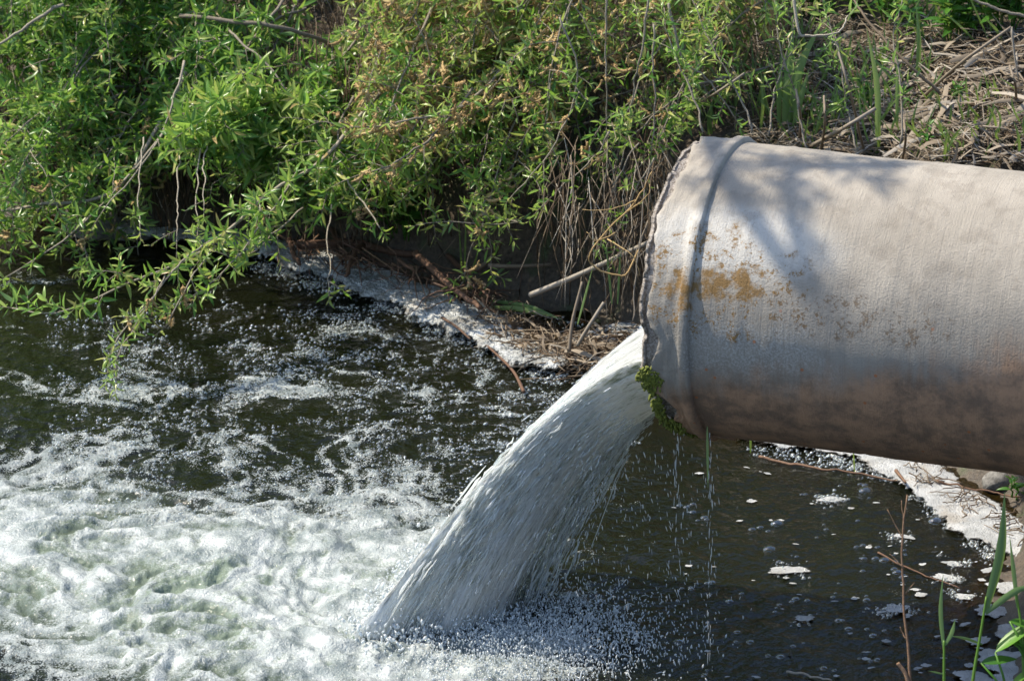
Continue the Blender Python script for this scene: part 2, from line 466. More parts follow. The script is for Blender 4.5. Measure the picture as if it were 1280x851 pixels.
M['moss'] = simple('moss', (0.05, 0.075, 0.01), (0.22, 0.24, 0.03), 140)
M['stone'] = simple('grey_stone', (0.09, 0.085, 0.075), (0.24, 0.23, 0.21), 60)

# ------------------------------------------------------------------ the setting: banks, bed and water
shore_px = [(-120, 262), (20, 272), (100, 280), (230, 296), (350, 312), (470, 345), (560, 366), (650, 378), (740, 392), (810, 420),
            (900, 500), (1000, 540), (1110, 562), (1190, 585), (1250, 622), (1285, 668), (1268, 740), (1262, 800), (1262, 851)]
shore = [W(a, b)[:2] for a, b in shore_px]
poly = np.array([(-60, 20), (-14, 14.2), (-6, 12.3), (-3.0, 11.5)] + [tuple(s) for s in shore] +
                [(1.2, 6.7), (1.35, 5.6), (1.9, 4.2), (1.2, 2.9), (-1, 2.4), (-5, 2.6), (-14, 1.5), (-60, -6)])
def bank_distance(x, y):                               # > 0 on land
    d = np.full(x.shape, 1e9); inside = np.zeros(x.shape, bool)
    n = len(poly)
    for i in range(n):
        a, b = poly[i], poly[(i + 1) % n]
        e = b - a
        t = np.clip(((x - a[0]) * e[0] + (y - a[1]) * e[1]) / (e @ e), 0, 1)
        d = np.minimum(d, np.hypot(x - a[0] - t * e[0], y - a[1] - t * e[1]))
        c = ((a[1] > y) != (b[1] > y)) & (x < (b[0] - a[0]) * (y - a[1]) / (b[1] - a[1] + 1e-12) + a[0])
        inside ^= c
    return np.where(inside, -d, d)
def ground_z(x, y):
    x = np.asarray(x, float); y = np.asarray(y, float)
    d = bank_distance(x, y)
    d = d + (fbm(x * 3, y * 3, 3, 3) - 0.5) * 0.10 + (fbm(x * 14, y * 14, 3, 9) - 0.5) * 0.03
    land = 0.29 * sstep(0.0, 0.17, d) + 0.42 * np.clip(d - 0.08, 0, 2.2) + 0.05 * np.clip(d - 2.28, 0, 40)
    bed = -0.55 * sstep(0.0, 1.3, -d) - 0.03
    z = np.where(d > 0, land, bed * sstep(0, 0.12, -d))
    z = z + (fbm(x * 9, y * 9, 4, 21) - 0.5) * 0.07 * np.clip(0.3 + d * 3, 0.25, 1.6) + (fbm(x * 40, y * 40, 3, 31) - 0.5) * 0.022
    return z
def axis_grid(lo, hi, step, far, grow=1.25):
    c = list(np.arange(lo, hi + step / 2, step))
    s = step; a = []
    p = lo
    while p > lo - far: s *= grow; p -= s; a.append(p)
    s = step; b = []; p = c[-1]
    while p < hi + far: s *= grow; p += s; b.append(p)
    return np.array(a[::-1] + c + b)
def grid_quads(nx, ny):
    i = np.arange(nx - 1)[:, None] * ny; j = np.arange(ny - 1)[None, :]
    return np.stack([i + j, i + ny + j, i + ny + j + 1, i + j + 1], -1).reshape(-1, 4)
gx = axis_grid(-2.2, 2.2, 0.022, 70); gy = axis_grid(6.6, 12.6, 0.022, 90)
GX, GY = np.meshgrid(gx, gy, indexing='ij')
GZ = ground_z(GX.ravel(), GY.ravel())
tag(link('ground', make_mesh('ground', np.stack([GX.ravel(), GY.ravel(), GZ], -1), grid_quads(len(gx), len(gy))), M['soil']), kind='structure')

# foam density over the water, described where it lies on the surface
def foam_density(x, y):
    q = np.stack([x, y, np.zeros_like(x)], -1)
    px, py, _ = proj(q)
    D = np.full(x.shape, -0.10)
    for cx, cy, rx, ry, a in [
        (180, 800, 330, 110, 0.80), (430, 760, 170, 110, 0.85), (60, 650, 190, 70, 0.55), (330, 660, 190, 60, 0.50),
        (520, 820, 130, 60, 0.6), (120, 570, 180, 24, 0.45), (70, 492, 150, 20, 0.50), (300, 480, 140, 22, 0.36),
        (250, 530, 110, 40, 0.28), (440, 600, 110, 55, 0.34), (360, 440, 40, 35, 0.33), (420, 405, 30, 16, 0.2),
        (520, 640, 60, 60, 0.30), (640, 480, 120, 70, 0.14), (500, 480, 120, 60, 0.12), (640, 560, 50, 50, 0.18), (-150, 700, 200, 160, 0.6),
        (640, 830, 110, 40, 0.6), (720, 800, 60, 34, 0.4), (90, 525, 90, 18, -0.35), (215, 600, 60, 30, -0.25), (20, 770, 45, 22, -0.5),
        (110, 812, 50, 16, -0.45), (290, 795, 60, 20, -0.4), (130, 650, 60, 22, -0.22), (330, 600, 90, 22, -0.2), (700, 640, 40, 80, -0.1)]:
        D = D + a * np.exp(-((px - cx) / rx) ** 2 - ((py - cy) / ry) ** 2)
    D = D - 0.5 * sstep(770, 880, px)
    return D, px, py
wx = axis_grid(-1.95, 1.6, 0.0046, 70, 1.35); wy = axis_grid(6.7, 11.3, 0.0068, 70, 1.35)
WX, WY = (a.ravel() for a in np.meshgrid(wx, wy, indexing='ij'))
near = (WX > -2.4) & (WX < 2) & (WY > 6.4) & (WY < 11.8)
D, wpx, wpy = foam_density(WX, WY)
D = np.where(near, D, -0.3)
turb = np.zeros_like(WX)
for cx, cy, rx, ry, a in [(330, 760, 300, 120, 1.0), (60, 700, 230, 120, 0.7), (540, 815, 150, 60, 0.8)]:
    turb = np.maximum(turb, a * np.exp(-((wpx - cx) / rx) ** 2 - ((wpy - cy) / ry) ** 2))
turb = np.where(near, turb, 0)
wqx = fbm(WX * 3, WY * 3, 3, 51) - 0.5; wqy = fbm(WX * 3 + 9, WY * 3, 3, 57) - 0.5
ux, uy = WX + wqx * 0.5, WY + wqy * 0.5
f1, f2 = worley(ux * 5.5, uy * 5.5, 71)
web = 1 - np.clip((f2 - f1) * 2.0, 0, 1)                # strands of foam between cells
g1, g2 = worley(ux * 15 + 3, uy * 15, 77)
web2 = 1 - np.clip((g2 - g1) * 1.7, 0, 1)
n_a = fbm(ux * 7, uy * 7, 5, 81, 0.6)
n_b = fbm(WX * 32, WY * 32, 4, 91, 0.6)
tex = (0.10 + 0.22 * sstep(0.1, 0.5, turb)) * web + 0.2 * web2 + 0.62 * n_a + 0.40 * n_b - 0.60
foam = np.clip(D * 0.62 + tex * 1.4 + 0.11, 0, 1.15)
foam = np.where(near, foam, 0)
aer = np.clip(np.clip(turb * 1.15, 0, 1) * (0.35 + 0.9 * n_a) + 0.25 * sstep(0.2, 0.6, foam) * turb, 0, 1) * 0.85 * sstep(0.15, 0.6, turb)
wd = bank_distance(WX, WY)
dep = 0.55 * sstep(0.0, 1.3, -wd) + 0.02
deep = 1 - np.exp(-dep * 26)
deep = np.clip(deep + 0.1 * turb, 0, 1)
WZ = (fbm(WX * 4, WY * 4, 4, 101) - 0.5) * (0.012 + 0.065 * turb)
WZ += (fbm(ux * 11, uy * 11, 4, 103) - 0.5) * (0.008 + 0.05 * turb) + (n_b - 0.5) * (0.003 + 0.014 * turb)
WZ += np.clip(foam - 0.3, 0, 0.6) * (0.010 + 0.02 * turb)
boil = np.exp(-((wpx - 560) / 150) ** 2 - ((wpy - 815) / 45) ** 2) * near
WZ += boil * (0.02 * (n_a - 0.3) + 0.05 * np.clip(n_b - 0.5, 0, 1))
WZ = np.where(near, WZ, 0)
tag(link('water', make_mesh('water', np.stack([WX, WY, WZ], -1), grid_quads(len(wx), len(wy)), attrs={'foam': foam, 'aer': aer, 'deep': deep, 'turb': np.clip(turb * 1.3, 0, 1)}), M['water']), kind='structure')

# ------------------------------------------------------------------ the concrete pipe
R_OUT, R_IN = 0.325, 0.283
E = P(850, 354, 8.0)                                     # centre of the mouth
AX = np.array([-math.cos(math.radians(20)), math.sin(math.radians(20)), 0])   # the way the water leaves
SD = np.array([math.sin(math.radians(20)), math.cos(math.radians(20)), 0])   # across the pipe, away from the camera
pipe = empty('concrete_pipe', E)
pipe.rotation_euler = (0, 0, math.radians(-20))
tag(pipe, 'large weathered grey concrete pipe pouring water into the stream', 'pipe')
NA = 600
phi = np.linspace(-math.pi, math.pi, NA + 1)             # 0 faces the camera side, + is up
def lathe(name, prof_x, prof_r, mat, bumpy, broken=None):
    n = len(prof_x)
    X = np.asarray(prof_x, float)[:, None] + np.zeros((1, NA + 1)) if np.ndim(prof_x[0]) == 0 else np.stack(prof_x)
    Rr = np.asarray(prof_r, float)[:, None] + np.zeros((1, NA + 1)) if np.ndim(prof_r[0]) == 0 else np.stack(prof_r)
    Rr = Rr + bumpy(X, phi[None, :] + 0 * X)
    v = np.stack([X, -Rr * np.cos(phi), Rr * np.sin(phi)], -1).reshape(-1, 3)
    uv = np.stack([X, phi[None, :] * R_OUT + 0 * X], -1).reshape(-1, 2)
    return link(name, make_mesh(name, v, grid_quads(n, NA + 1)[:, ::-1], uv=uv, attrs={'broken': np.repeat(np.asarray(broken if broken is not None else [0.0] * n, float), NA + 1)}), mat, pipe)
per = lambda p, k, o: (np.cos(p) * k + o, np.sin(p) * k + 3.3 * o)
def an(p, k, seed, octv=4):                              # noise round the pipe
    a, b = per(p, k, 11.0)
    return fbm(a, b, octv, seed) - 0.5
bxs = np.concatenate([np.arange(0.118, 1.4, 0.012), np.linspace(1.42, 4.5, 20)])
def barrel_bump(X, p):
    a, b = per(p, 1.3, 5.0)
    z = (fbm(X * 6 + a, b + X * 2, 3, 201) - 0.5) * 0.005
    for x0, w, h in [(0.225, 0.006, 0.0022), (0.30, 0.005, 0.0012), (0.47, 0.004, -0.002), (0.545, 0.004, 0.0014), (0.62, 0.003, 0.001)]:
        z = z + h * np.exp(-((X - x0 - 0.004 * np.sin(p)) / w) ** 2)
    return z
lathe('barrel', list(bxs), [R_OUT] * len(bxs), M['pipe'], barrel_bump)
lathe('bore', list(bxs[::-1]), [R_IN] * len(bxs), M['pipe'], lambda X, p: 0 * X)
# thick collar at the mouth, its edge spalled and a bite broken out of it low on the camera side
chip = 0.010 * np.clip(an(phi, 3.0, 301) * 2 + 0.35, 0, 1) + 0.008 * np.clip(an(phi, 9, 305, 2) * 2 + 0.1, 0, 1) + 0.002 * an(phi, 22, 309, 2)
bite = 0.060 * sstep(-0.95, -1.25, phi) * sstep(-2.1, -1.5, phi) + 0.03 * sstep(-0.42, -0.7, phi) * sstep(-1.9, -1.2, phi)
bite *= (0.7 + 1.2 * np.abs(an(phi, 11, 315, 2)))
edge = chip + bite
spall = edge + 0.016 + 0.024 * np.clip(an(phi, 4, 321) * 2.2 + 0.35, 0, 1) + 0.008 * np.abs(an(phi, 18, 323, 2)) + 0.3 * bite
o_ = np.zeros(NA + 1)
px_, pr_, pb_ = [], [], []
def ringp(x, r, b=0.0): px_.append(x + o_); pr_.append(r + o_); pb_.append(b)
ringp(0.13, R_IN - 0.002); ringp(edge + 0.006, R_IN - 0.002, 1); ringp(edge, R_IN + 0.006, 1)
for k in range(5):
    ringp(edge + 0.004 * k * k * 0.25 + 0.002 * an(phi, 14 + 4 * k, 331 + k, 2), R_IN + 0.006 + (0.026 + 0.0) * (k + 1) / 5 + 0.001 * an(phi, 20, 341 + k), 1)
for k in range(4):
    f = (k + 1) / 4
    ringp(edge * (1 - f) + spall * f - 0.002, R_OUT - 0.016 + 0.010 * (1 - f) + 0.006 * an(phi, 20, 351 + k, 2), 1)
ringp(spall + 0.001, R_OUT + 0.004)
for k in range(8):
    f = (k + 1) / 8
    x = spall + (0.098 - spall) * f
    ringp(x, R_OUT + 0.003 + 0.004 * f + 0.001 * math.sin(k * 2.1))
ringp(0.101, R_OUT + 0.0105); ringp(0.104, R_OUT + 0.0125); ringp(0.117, R_OUT + 0.0125); ringp(0.120, R_OUT + 0.011)
ringp(0.1225 + 0.002 * an(phi, 30, 361), R_OUT + 0.003); ringp(0.1235, R_OUT - 0.008)
def collar_bump(X, p):
    a, b = per(p, 9, 3.0)
    return (fbm(X * 60 + a, b, 4, 371) - 0.5) * 0.006
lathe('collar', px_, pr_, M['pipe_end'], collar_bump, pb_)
def on_pipe(x, ph, r):                                   # local point on the pipe
    return np.array([x, -r * math.cos(ph), r * math.sin(ph)])
def moss_patch(x0, p0, rx, rp, n):
    mb = MB()
    for _ in range(n):
        a = rng.normal(0, 0.45, 2)
        if a @ a > 1: continue
        x = x0 + a[0] * rx; p_ = p0 + a[1] * rp
        c = on_pipe(x, p_, R_OUT + 0.002); d = nrm(on_pipe(0, p_, 1) + rng.normal(0, 0.5, 3))
        h = rng.uniform(0.004, 0.011)
        mb.tube([c - d * 0.004, c + d * h * 0.6, c + d * h], [0.0035, 0.003, 0.0006], 4)
    o = mb.build('moss', M['moss'], pipe); o['kind'] = 'stuff'
moss_patch(0.03, -0.36, 0.03, 0.11, 260)
moss_patch(0.035, -0.62, 0.014, 0.28, 120)
moss_patch(0.055, -0.95, 0.03, 0.16, 110)
moss_patch(0.07, -1.3, 0.04, 0.2, 200)

# ------------------------------------------------------------------ the falling water
WL = -0.10
def jet_section():
    ph0 = math.asin(WL / R_IN); c = R_IN * math.cos(ph0)
    top = np.stack([np.linspace(c, -c, 70), np.full(70, WL)], -1)[:-1]
    an_ = np.linspace(ph0, -math.pi - ph0, 150)
    arc = np.stack([-R_IN * np.cos(an_), R_IN * np.sin(an_)], -1)
    return np.concatenate([top, arc]), np.concatenate([np.full(69, -1.0), -(an_ - ph0) / (math.pi / 2)])
sec, arc_t = jet_section()
hz = (sec[:, 1] + R_IN) / (WL + R_IN)                     # 1 at the water line, 0 at the invert
arc_len = np.concatenate([[0], np.cumsum(np.hypot(*np.diff(sec, axis=0).T))])
WATER_TOP = 0.0
def fall(x, b, k1=0.53):
    soft = np.where(x > 0, x - 0.02 * (1 - np.exp(-np.maximum(x, 0) / 0.02)), 0)
    return k1 * soft + b * np.maximum(x, 0) ** 2
def drift(x): return 0.10 * np.clip(np.asarray(x) / 0.5, 0, 1.3) ** 1.5
def jet_curve(sy, sz, b, x):
    """points after travelling x metres from the mouth"""
    p = E + SD * sy[..., None] + AX * x[..., None]
    p = p - SD * drift(x)[..., None]; p[..., 2] += sz - fall(x, b)
    return p
jet = empty('falling_water', E)
tag(jet, 'white water jet arching out of the pipe mouth into the foaming pool', 'water jet')
def jet_sheet(name, mat, grow, db, amp, seed, rag0):
    n = 230
    sy = sec[:, 0] * grow; sz = sec[:, 1] * grow + (grow - 1) * 0.05
    b = 1.06 + (1 - hz) * (1.05 + db) + (0.05 * db if db else 0)
    H = E[2] + sz + 0.04
    xe = (-0.53 + np.sqrt(0.53 ** 2 + 4 * b * H)) / (2 * b) + 0.02
    s = np.linspace(0, 1, n)
    x = -0.10 + (xe[None, :] + 0.10) * s[:, None]
    A = arc_len[None, :] + 0 * x
    V = x * 1.25
    d1 = fbm(A * 26, V * 4, 4, seed) - 0.5; d2 = fbm(A * 75, V * 9, 3, seed + 9) - 0.5; d3 = fbm(A * 9, V * 2.2, 3, seed + 19) - 0.5
    k = np.clip(x / 0.5, 0, 1.3)
    nar = 1 - 0.04 * k * (x > 0)
    p = jet_curve(sy[None, :] * nar, sz[None, :] * np.ones_like(x), b[None, :] + d3 * 0.5 * k, x)
    out = SD * (sy / R_IN)[:, None] + np.array([0, 0, 1.0]) * (sz / R_IN)[:, None] * 0.8 + AX * 0.55
    out = nrm(out)
    disp = amp * ((0.15 + k) * d1 * 1.6 + (0.2 + 0.8 * k) * d2 * 0.8)
    p = p + out[None] * disp[..., None]
    rag = sstep(rag0, rag0 + 0.75, arc_t)[None, :] * (0.35 + 0.65 * np.clip(k, 0, 1)) + 0 * x
    rag = np.maximum(rag, 0.7 * sstep(0.05, -0.01, p[..., 2]))
    aer_ = 0.35 + 0.55 * np.clip(k, 0, 1) + 0 * A
    me = make_mesh(name, (p - E).reshape(-1, 3), grid_quads(n, len(sy)), attrs={'rag': rag, 'aer': aer_},
                   uv=np.stack([A, V], -1).reshape(-1, 2))
    return link(name, me, mat, jet)
jet_sheet('water_body', M['jet'], 0.965, 0.0, 0.034, 401, 0.4)
jet_sheet('outer_sheet', M['jet_outer'], 0.995, 1.1, 0.042, 431, 0.15)
mb = MB(E)
for _ in range(4600):
    t = rng.uniform(-0.35, 1.2)
    if t < 0: sy, sz = -R_IN * 0.94 * (1 + 2 * t), WL        # on the upper face
    else:
        a0 = math.asin(WL / R_IN); an_ = a0 - t * (math.pi / 2 + a0) ; sy, sz = -R_IN * math.cos(an_), R_IN * math.sin(an_)
    hh = (sz + R_IN) / (WL + R_IN); tt = max(t, 0)
    b = 1.06 + (1 - hh) * 1.05 + abs(rng.normal(0, 0.14 + 1.0 * tt * tt))
    x0 = rng.uniform(0.10, 0.64); L = rng.uniform(0.012, 0.045) * (1.8 if rng.random() < 0.12 else 1)
    x = np.linspace(x0, x0 + L, 6)
    off = 0.96 + 0.05 * rng.random() + 0.02 * tt
    p = jet_curve(np.full(6, sy * off * (1 - 0.08 * x0)), np.full(6, sz * off + 0.002), np.full(6, b), x)
    p = wiggle(p, 0.004) + rng.normal(0, 0.003 + 0.009 * x0, 3)
    p = p[p[:, 2] > 0.0]
    if len(p) < 4: continue
    r = (0.0005 + 0.0021 * rng.random() ** 1.5) * (0.5 + min(1, x0 * 2.5)); n_ = len(p); u_ = np.linspace(0, 1, n_)
    mb.tube(p, r * np.sin(math.pi * np.clip(u_ * 0.94 + 0.03, 0, 1)) ** 0.6 * (0.6 + 0.7 * rng.random(n_)) + 0.0002, 5, rng.beta(2.0, 1.0))
def strand_material():
    m, nt = mat_new('torn_water_strand'); g = NT(nt)
    lw = g.n('LayerWeight', {'Blend': 0.35}).outputs['Facing']
    gl = g.n('BsdfGlossy', {'Color': (1, 1, 1, 1), 'Roughness': 0.08}).outputs[0]
    tr = g.n('BsdfTransparent', {'Color': (0.86, 0.9, 0.88, 1)}).outputs[0]
    df = g.bsdf(Base_Color=(0.9, 0.92, 0.92), Roughness=0.12).outputs[0]
    tl = g.n('BsdfTranslucent', {'Color': (0.92, 0.94, 0.92, 1)}).outputs[0]
    g.out(g.mixsh(g.step(g.attr('tint'), 0.1, 0.9), g.mixsh(g.math('ADD', 0.1, g.math('MULTIPLY', lw, 0.6)), tr, gl), g.mixsh(0.6, df, tl)))
    return m
mb.build('water_strands', strand_material(), jet)['kind'] = 'stuff'
# drops torn from the underside: stretched beads flying along the jet
BEAD_V = np.array([(0, 0, -1)] + [(math.cos(a) * r, math.sin(a) * r, z) for z, r in ((-0.45, 0.85), (0.35, 0.9)) for a in np.arange(5) * 2 * math.pi / 5] + [(0, 0, 1)])
BEAD_T = np.array([(0, 1 + (k + 1) % 5, 1 + k) for k in range(5)] + [(11, 6 + k, 6 + (k + 1) % 5) for k in range(5)])
BEAD_Q = np.array([(1 + k, 1 + (k + 1) % 5, 6 + (k + 1) % 5, 6 + k) for k in range(5)])
def beads(mb, pos, d, w, l):
    mb.pend.append((pos, d, w, l))
def flush_beads(mb):
    pos, d = np.array([p[0] for p in mb.pend]), nrm(np.array([p[1] for p in mb.pend]))
    w, l = np.array([p[2] for p in mb.pend])[:, None, None], np.array([p[3] for p in mb.pend])[:, None, None]
    a = nrm(np.cross(d, [0.3, 0.5, 0.8])); b = np.cross(d, a); n = len(pos)
    v = pos[:, None] + BEAD_V[None, :, :1] * a[:, None] * w + BEAD_V[None, :, 1:2] * b[:, None] * w + BEAD_V[None, :, 2:] * d[:, None] * l
    off = (np.arange(n) * len(BEAD_V))[:, None, None]
    mb.pend = []
    mb.add(v.reshape(-1, 3), (BEAD_Q[None] + off).reshape(-1, 4), (BEAD_T[None] + off).reshape(-1, 3))
mb = MB(E)
for _ in range(6500):
    t = rng.beta(3.2, 1.2) * 1.15
    ang = -t * math.pi / 2
    sy, sz = -R_IN * math.cos(ang), R_IN * math.sin(ang)
    hh = (sz + R_IN) / (WL + R_IN)
    b = 0.95 + (1 - hh) * 1.1 + abs(rng.normal(0, 0.9)) * (0.25 + t) + (rng.random() < 0.12) * rng.uniform(0, 5)
    x = rng.uniform(0.06, 0.62)
    p = E + SD * (sy * rng.uniform(0.9, 1.08) - float(drift(x))) + AX * x
    p[2] += sz - 0.53 * x - b * x * x + rng.normal(0, 0.008)
    if p[2] < 0.01: continue
    v = AX + np.array([0, 0, -1.0]) * (0.53 + 2 * b * x) + rng.normal(0, 0.06, 3)
    w = 0.0005 + 0.0014 * rng.random() ** 2
    beads(mb, p, v, w, w * rng.uniform(3, 10))
mb.build('flying_drops', M['drop'], jet)['kind'] = 'stuff'

# splash where it lands
land = W(640, 800)
spl = empty('splash', land)
tag(spl, 'ragged splash thrown up where the water jet hits the dark pool', 'splash')
mb = MB(land); mc = MB(land)
for k in range(240):
    q = W(rng.normal(675, 60), rng.normal(800, 30)); q[2] = 0.0
    out = nrm(np.array([rng.normal(0.45, 0.5), rng.normal(-0.3, 0.5), rng.uniform(0.6, 1.6)]))
    L = rng.uniform(0.015, 0.05) * (1.0 if rng.random() < 0.8 else 1.4)
    t = np.linspace(0, 1, 7)[:, None]
    pts = q + out * L * t + np.array([0, 0, -0.6 * L]) * t ** 2
    pts = wiggle(pts, 0.003)
    mb.tube(pts, np.array([0.006, 0.005, 0.0042, 0.0035, 0.0028, 0.0026, 0.0016]) * rng.uniform(0.2, 0.5), 6)
    for _ in range(2): beads(mb, pts[-1] + rng.normal(0, 0.01, 3), rng.normal(0, 1, 3), rng.uniform(.0015, .0035), rng.uniform(.002, .005))
for k in range(6500):
    q = W(rng.normal(665, 80), rng.normal(808, 30)); q[2] = abs(rng.normal(0, 0.026)) + 0.006
    beads(mc, q, np.array([rng.normal(0, .4), rng.normal(0, .4), 1]), rng.uniform(0.0008, 0.0024), rng.uniform(0.0012, 0.006))
mb.build('splash_strands', M['drop'], spl)['kind'] = 'stuff'
mc.build('splash_drops', M['drop'], spl)['kind'] = 'stuff'
mf = MB(land)
ends = []
for k in range(len(sec)):
    b = 1.06 + (1 - hz[k]) * 1.05; H = E[2] + sec[k, 1]
    x = (-0.53 + math.sqrt(0.53 ** 2 + 4 * b * H)) / (2 * b)
    ends.append(E + SD * (sec[k, 0] * 0.95 - float(drift(x))) + AX * x)
ends = np.array(ends); ends[:, 2] = 0
for _ in range(9000):
    q = ends[rng.integers(len(ends))] + np.array([rng.normal(0, 0.035), rng.normal(0, 0.045), 0])
    q[2] = 0.01 + abs(rng.normal(0, 0.028)); w = 0.0008 + 0.0045 * rng.random() ** 3
    beads(mf, q, np.array([rng.normal(0, .5), rng.normal(0, .5), 1]), w, w * rng.uniform(1, 2.5))
mf.build('churned_froth', M['drop'], spl)['kind'] = 'stuff'
# drips from the lip
for px0, y0, y1, dep_, lab in [(846, 532, 720, 7.93, 'thin broken thread of water dripping from the chipped pipe lip'),
                               (887, 545, 835, 7.9, 'long thread of drops falling below the hanging yellow grass blade')]:
    top = P(px0, y0, dep_)
    mb = MB(top)
    y = y0
    while y < y1:
        for _ in range(2):
            p = P(px0 + rng.normal(0, 2.5), y + rng.uniform(-6, 6), dep_)
            beads(mb, p, np.array([rng.normal(0, .03), 0, 1]), rng.uniform(0.0006, 0.0014), rng.uniform(0.004, 0.018))
        y += rng.uniform(5, 12) * (1 + (y - y0) / 250)
    o = mb.build('water_drip', M['drop']); tag(o, lab, 'drip', kind='stuff')
mb = MB(P(800, 800, 8.0))
for _ in range(420):
    px0 = rng.uniform(720, 900); p = P(px0, rng.uniform(560, 840), rng.uniform(7.9, 8.15))
    if p[2] < 0.005: continue
    beads(mb, p, np.array([-0.15 + rng.normal(0, .1), 0, 1]), rng.uniform(0.0005, 0.0014), rng.uniform(0.002, 0.009))
tag(mb.build('spray', M['drop']), 'fine falling spray of drops below the pipe mouth', 'spray', kind='stuff')

# ------------------------------------------------------------------ foam along the banks, floating pieces, bubbles
def raft(name, pts_px, widths, height, mat, lab, seed, lump=1.0):
    ctrl = np.array([W(a, b) for a, b in pts_px])
    n = 260; c = spline(ctrl, n); w = np.interp(np.linspace(0, 1, n), np.linspace(0, 1, len(widths)), widths)
    tg = nrm(np.gradient(c, axis=0)); s = np.stack([-tg[:, 1], tg[:, 0], 0 * tg[:, 0]], -1)
    m_ = 64; t = np.linspace(-1, 1, m_)
    q0 = c[:, None] + s[:, None] * (t[None, :, None] * w[:, None, None])
    e = (fbm(q0[..., 0] * 9, q0[..., 1] * 9, 4, seed) - 0.5) * 0.10
    q = q0 + s[:, None] * (np.abs(t)[None, :] * e)[..., None] * np.sign(t)[None, :, None]
    r = np.clip(1 - np.abs(t), 0, 1)[None, :] * np.minimum(1, np.minimum(np.arange(n), n - 1 - np.arange(n)) / 14.0)[:, None]
    x, y = q[..., 0], q[..., 1]
    f1, _ = worley(x * 62, y * 62, seed + 3); g1, _ = worley(x * 130, y * 130, seed + 5)
    z = height * (1 - np.exp(-r * 7)) * (0.5 + 0.9 * fbm(x * 8, y * 8, 4, seed + 1))
    z += lump * sstep(0, 0.2, r) * (0.008 * np.sqrt(np.clip(1 - (f1 * 1.2) ** 2, 0, 1)) + 0.004 * np.sqrt(np.clip(1 - (g1 * 1.2) ** 2, 0, 1)))
    z = z - 0.012 * (r < 0.02) + 0.006
    q = q.copy(); q[..., 2] = z
    o = link(name, make_mesh(name, (q - ctrl[0]).reshape(-1, 3), grid_quads(n, m_), attrs={'inner': r}), mat, None, ctrl[0])
    tag(o, lab, 'foam', kind='stuff')
    return o
raft('foam_raft', [(70, 290), (190, 300), (300, 312), (380, 332), (450, 356), (520, 384), (590, 414), (650, 446), (705, 474)],
     [0.02, 0.04, 0.08, 0.11, 0.10, 0.10, 0.11, 0.09, 0.06], 0.022, M['raft'], 'dirty grey foam raft along the far bank beside the debris', 501)
raft('foam_raft', [(900, 532), (970, 545), (1060, 560), (1130, 585), (1175, 618), (1225, 655), (1290, 680), (1330, 700)],
     [0.06, 0.08, 0.08, 0.085, 0.09, 0.10, 0.10, 0.10], 0.007, M['scum'], 'smooth white foam sheet on the shore behind the pipe', 521, 0.25)
raft('foam_raft', [(700, 440), (740, 436), (775, 428), (815, 418)], [0.04, 0.10, 0.10, 0.08], 0.012, M['scum'], 'pale film of foam behind the debris at the jet', 551, 0.5)

def patch_mesh(seed, ry=0.5):
    n = 40; m_ = 7
    a = np.linspace(0, 2 * math.pi, n, endpoint=False)
    rad = 1 + 1.1 * (fbm(np.cos(a) * 1.3 + seed, np.sin(a) * 1.3, 3, seed) - 0.5) + 0.25 * (fbm(np.cos(a) * 4 + seed, np.sin(a) * 4, 2, seed + 4) - 0.5)
    v = [(0, 0, 0.30)]
    for k in range(1, m_ + 1):
        f = k / m_
        for i in range(n):
            v.append((math.cos(a[i]) * rad[i] * f, math.sin(a[i]) * rad[i] * f * ry, (0.30 * math.sqrt(max(0, 1 - f ** 3))) - (0.1 if k == m_ else 0)))
    t = [(0, 1 + i, 1 + (i + 1) % n) for i in range(n)]
    q = [(1 + (k - 1) * n + i, 1 + k * n + i, 1 + k * n + (i + 1) % n, 1 + (k - 1) * n + (i + 1) % n) for k in range(1, m_) for i in range(n)]
    me = make_mesh('foam_patch', np.array(v), q, t, attrs={'inner': [1.0] + [(1 - k / m_) for k in range(1, m_ + 1) for i in range(n)]})
    me.materials.append(M['scum'])
    return me
patches = [patch_mesh(600 + 7 * k, [0.5, 0.35, 0.6, 0.45, 0.25, 0.7][k]) for k in range(6)]
named = [(985, 712, 30, 1, 'curved white foam streak on dark water under the pipe'), (1038, 624, 18, 0, 'oval lacy foam piece below the middle of the pipe'),
         (1005, 772, 13, 2, 'small round foam cap near the bottom edge of the pool'), (1120, 760, 15, 5, 'angular white foam flake beside the dry twig'),
         (1185, 722, 22, 3, 'broad foam flake beyond the reed stems'), (1205, 745, 14, 2, 'thin foam scrap under the broad foam flake'),
         (1190, 704, 14, 0, 'small white foam oval between twig and reeds'), (1130, 670, 16, 1, 'flat foam strip left of the twig top')]
for x, y, s, k, lab in named:
    o = link('foam_patch', patches[k], None, None, W(x, y, 0.004)); s = s / FPX * 8.6
    o.scale = (s, s * 1.2, s * 0.12); o.rotation_euler = (0, 0, rng.uniform(-0.5, 0.5))
    tag(o, lab, 'foam', 'foam pieces floating under the pipe')
for x, y, s, k, lab in [(1262, 735, 30, 0, 'foam patch on the shore beside the narrow reed'), (1240, 762, 24, 2, 'foam patch behind the tall reed leaf'), (1272, 790, 30, 5, 'foam patch under the dark broad leaf'),
                        (1225, 800, 20, 3, 'foam patch at the foot of the tall reed'), (1250, 822, 34, 2, 'wide foam patch in the lower corner'), (1215, 846, 28, 0, 'foam patch cut by the lower picture edge'),
                        (1275, 845, 36, 5, 'foam patch in the very corner'), (1205, 780, 11, 4, 'thin foam sliver left of the tall reed'), (1235, 712, 14, 1, 'narrow foam tongue below the white sheet')]:
    o = link('foam_patch', patches[k], None, None, W(x, y, 0.004)); s = s / FPX * 8.3
    o.scale = (s, s * 1.5, s * 0.14); o.rotation_euler = (0, 0, rng.uniform(-0.8, 0.8))
    tag(o, lab, 'foam', 'foam patches in the near corner')
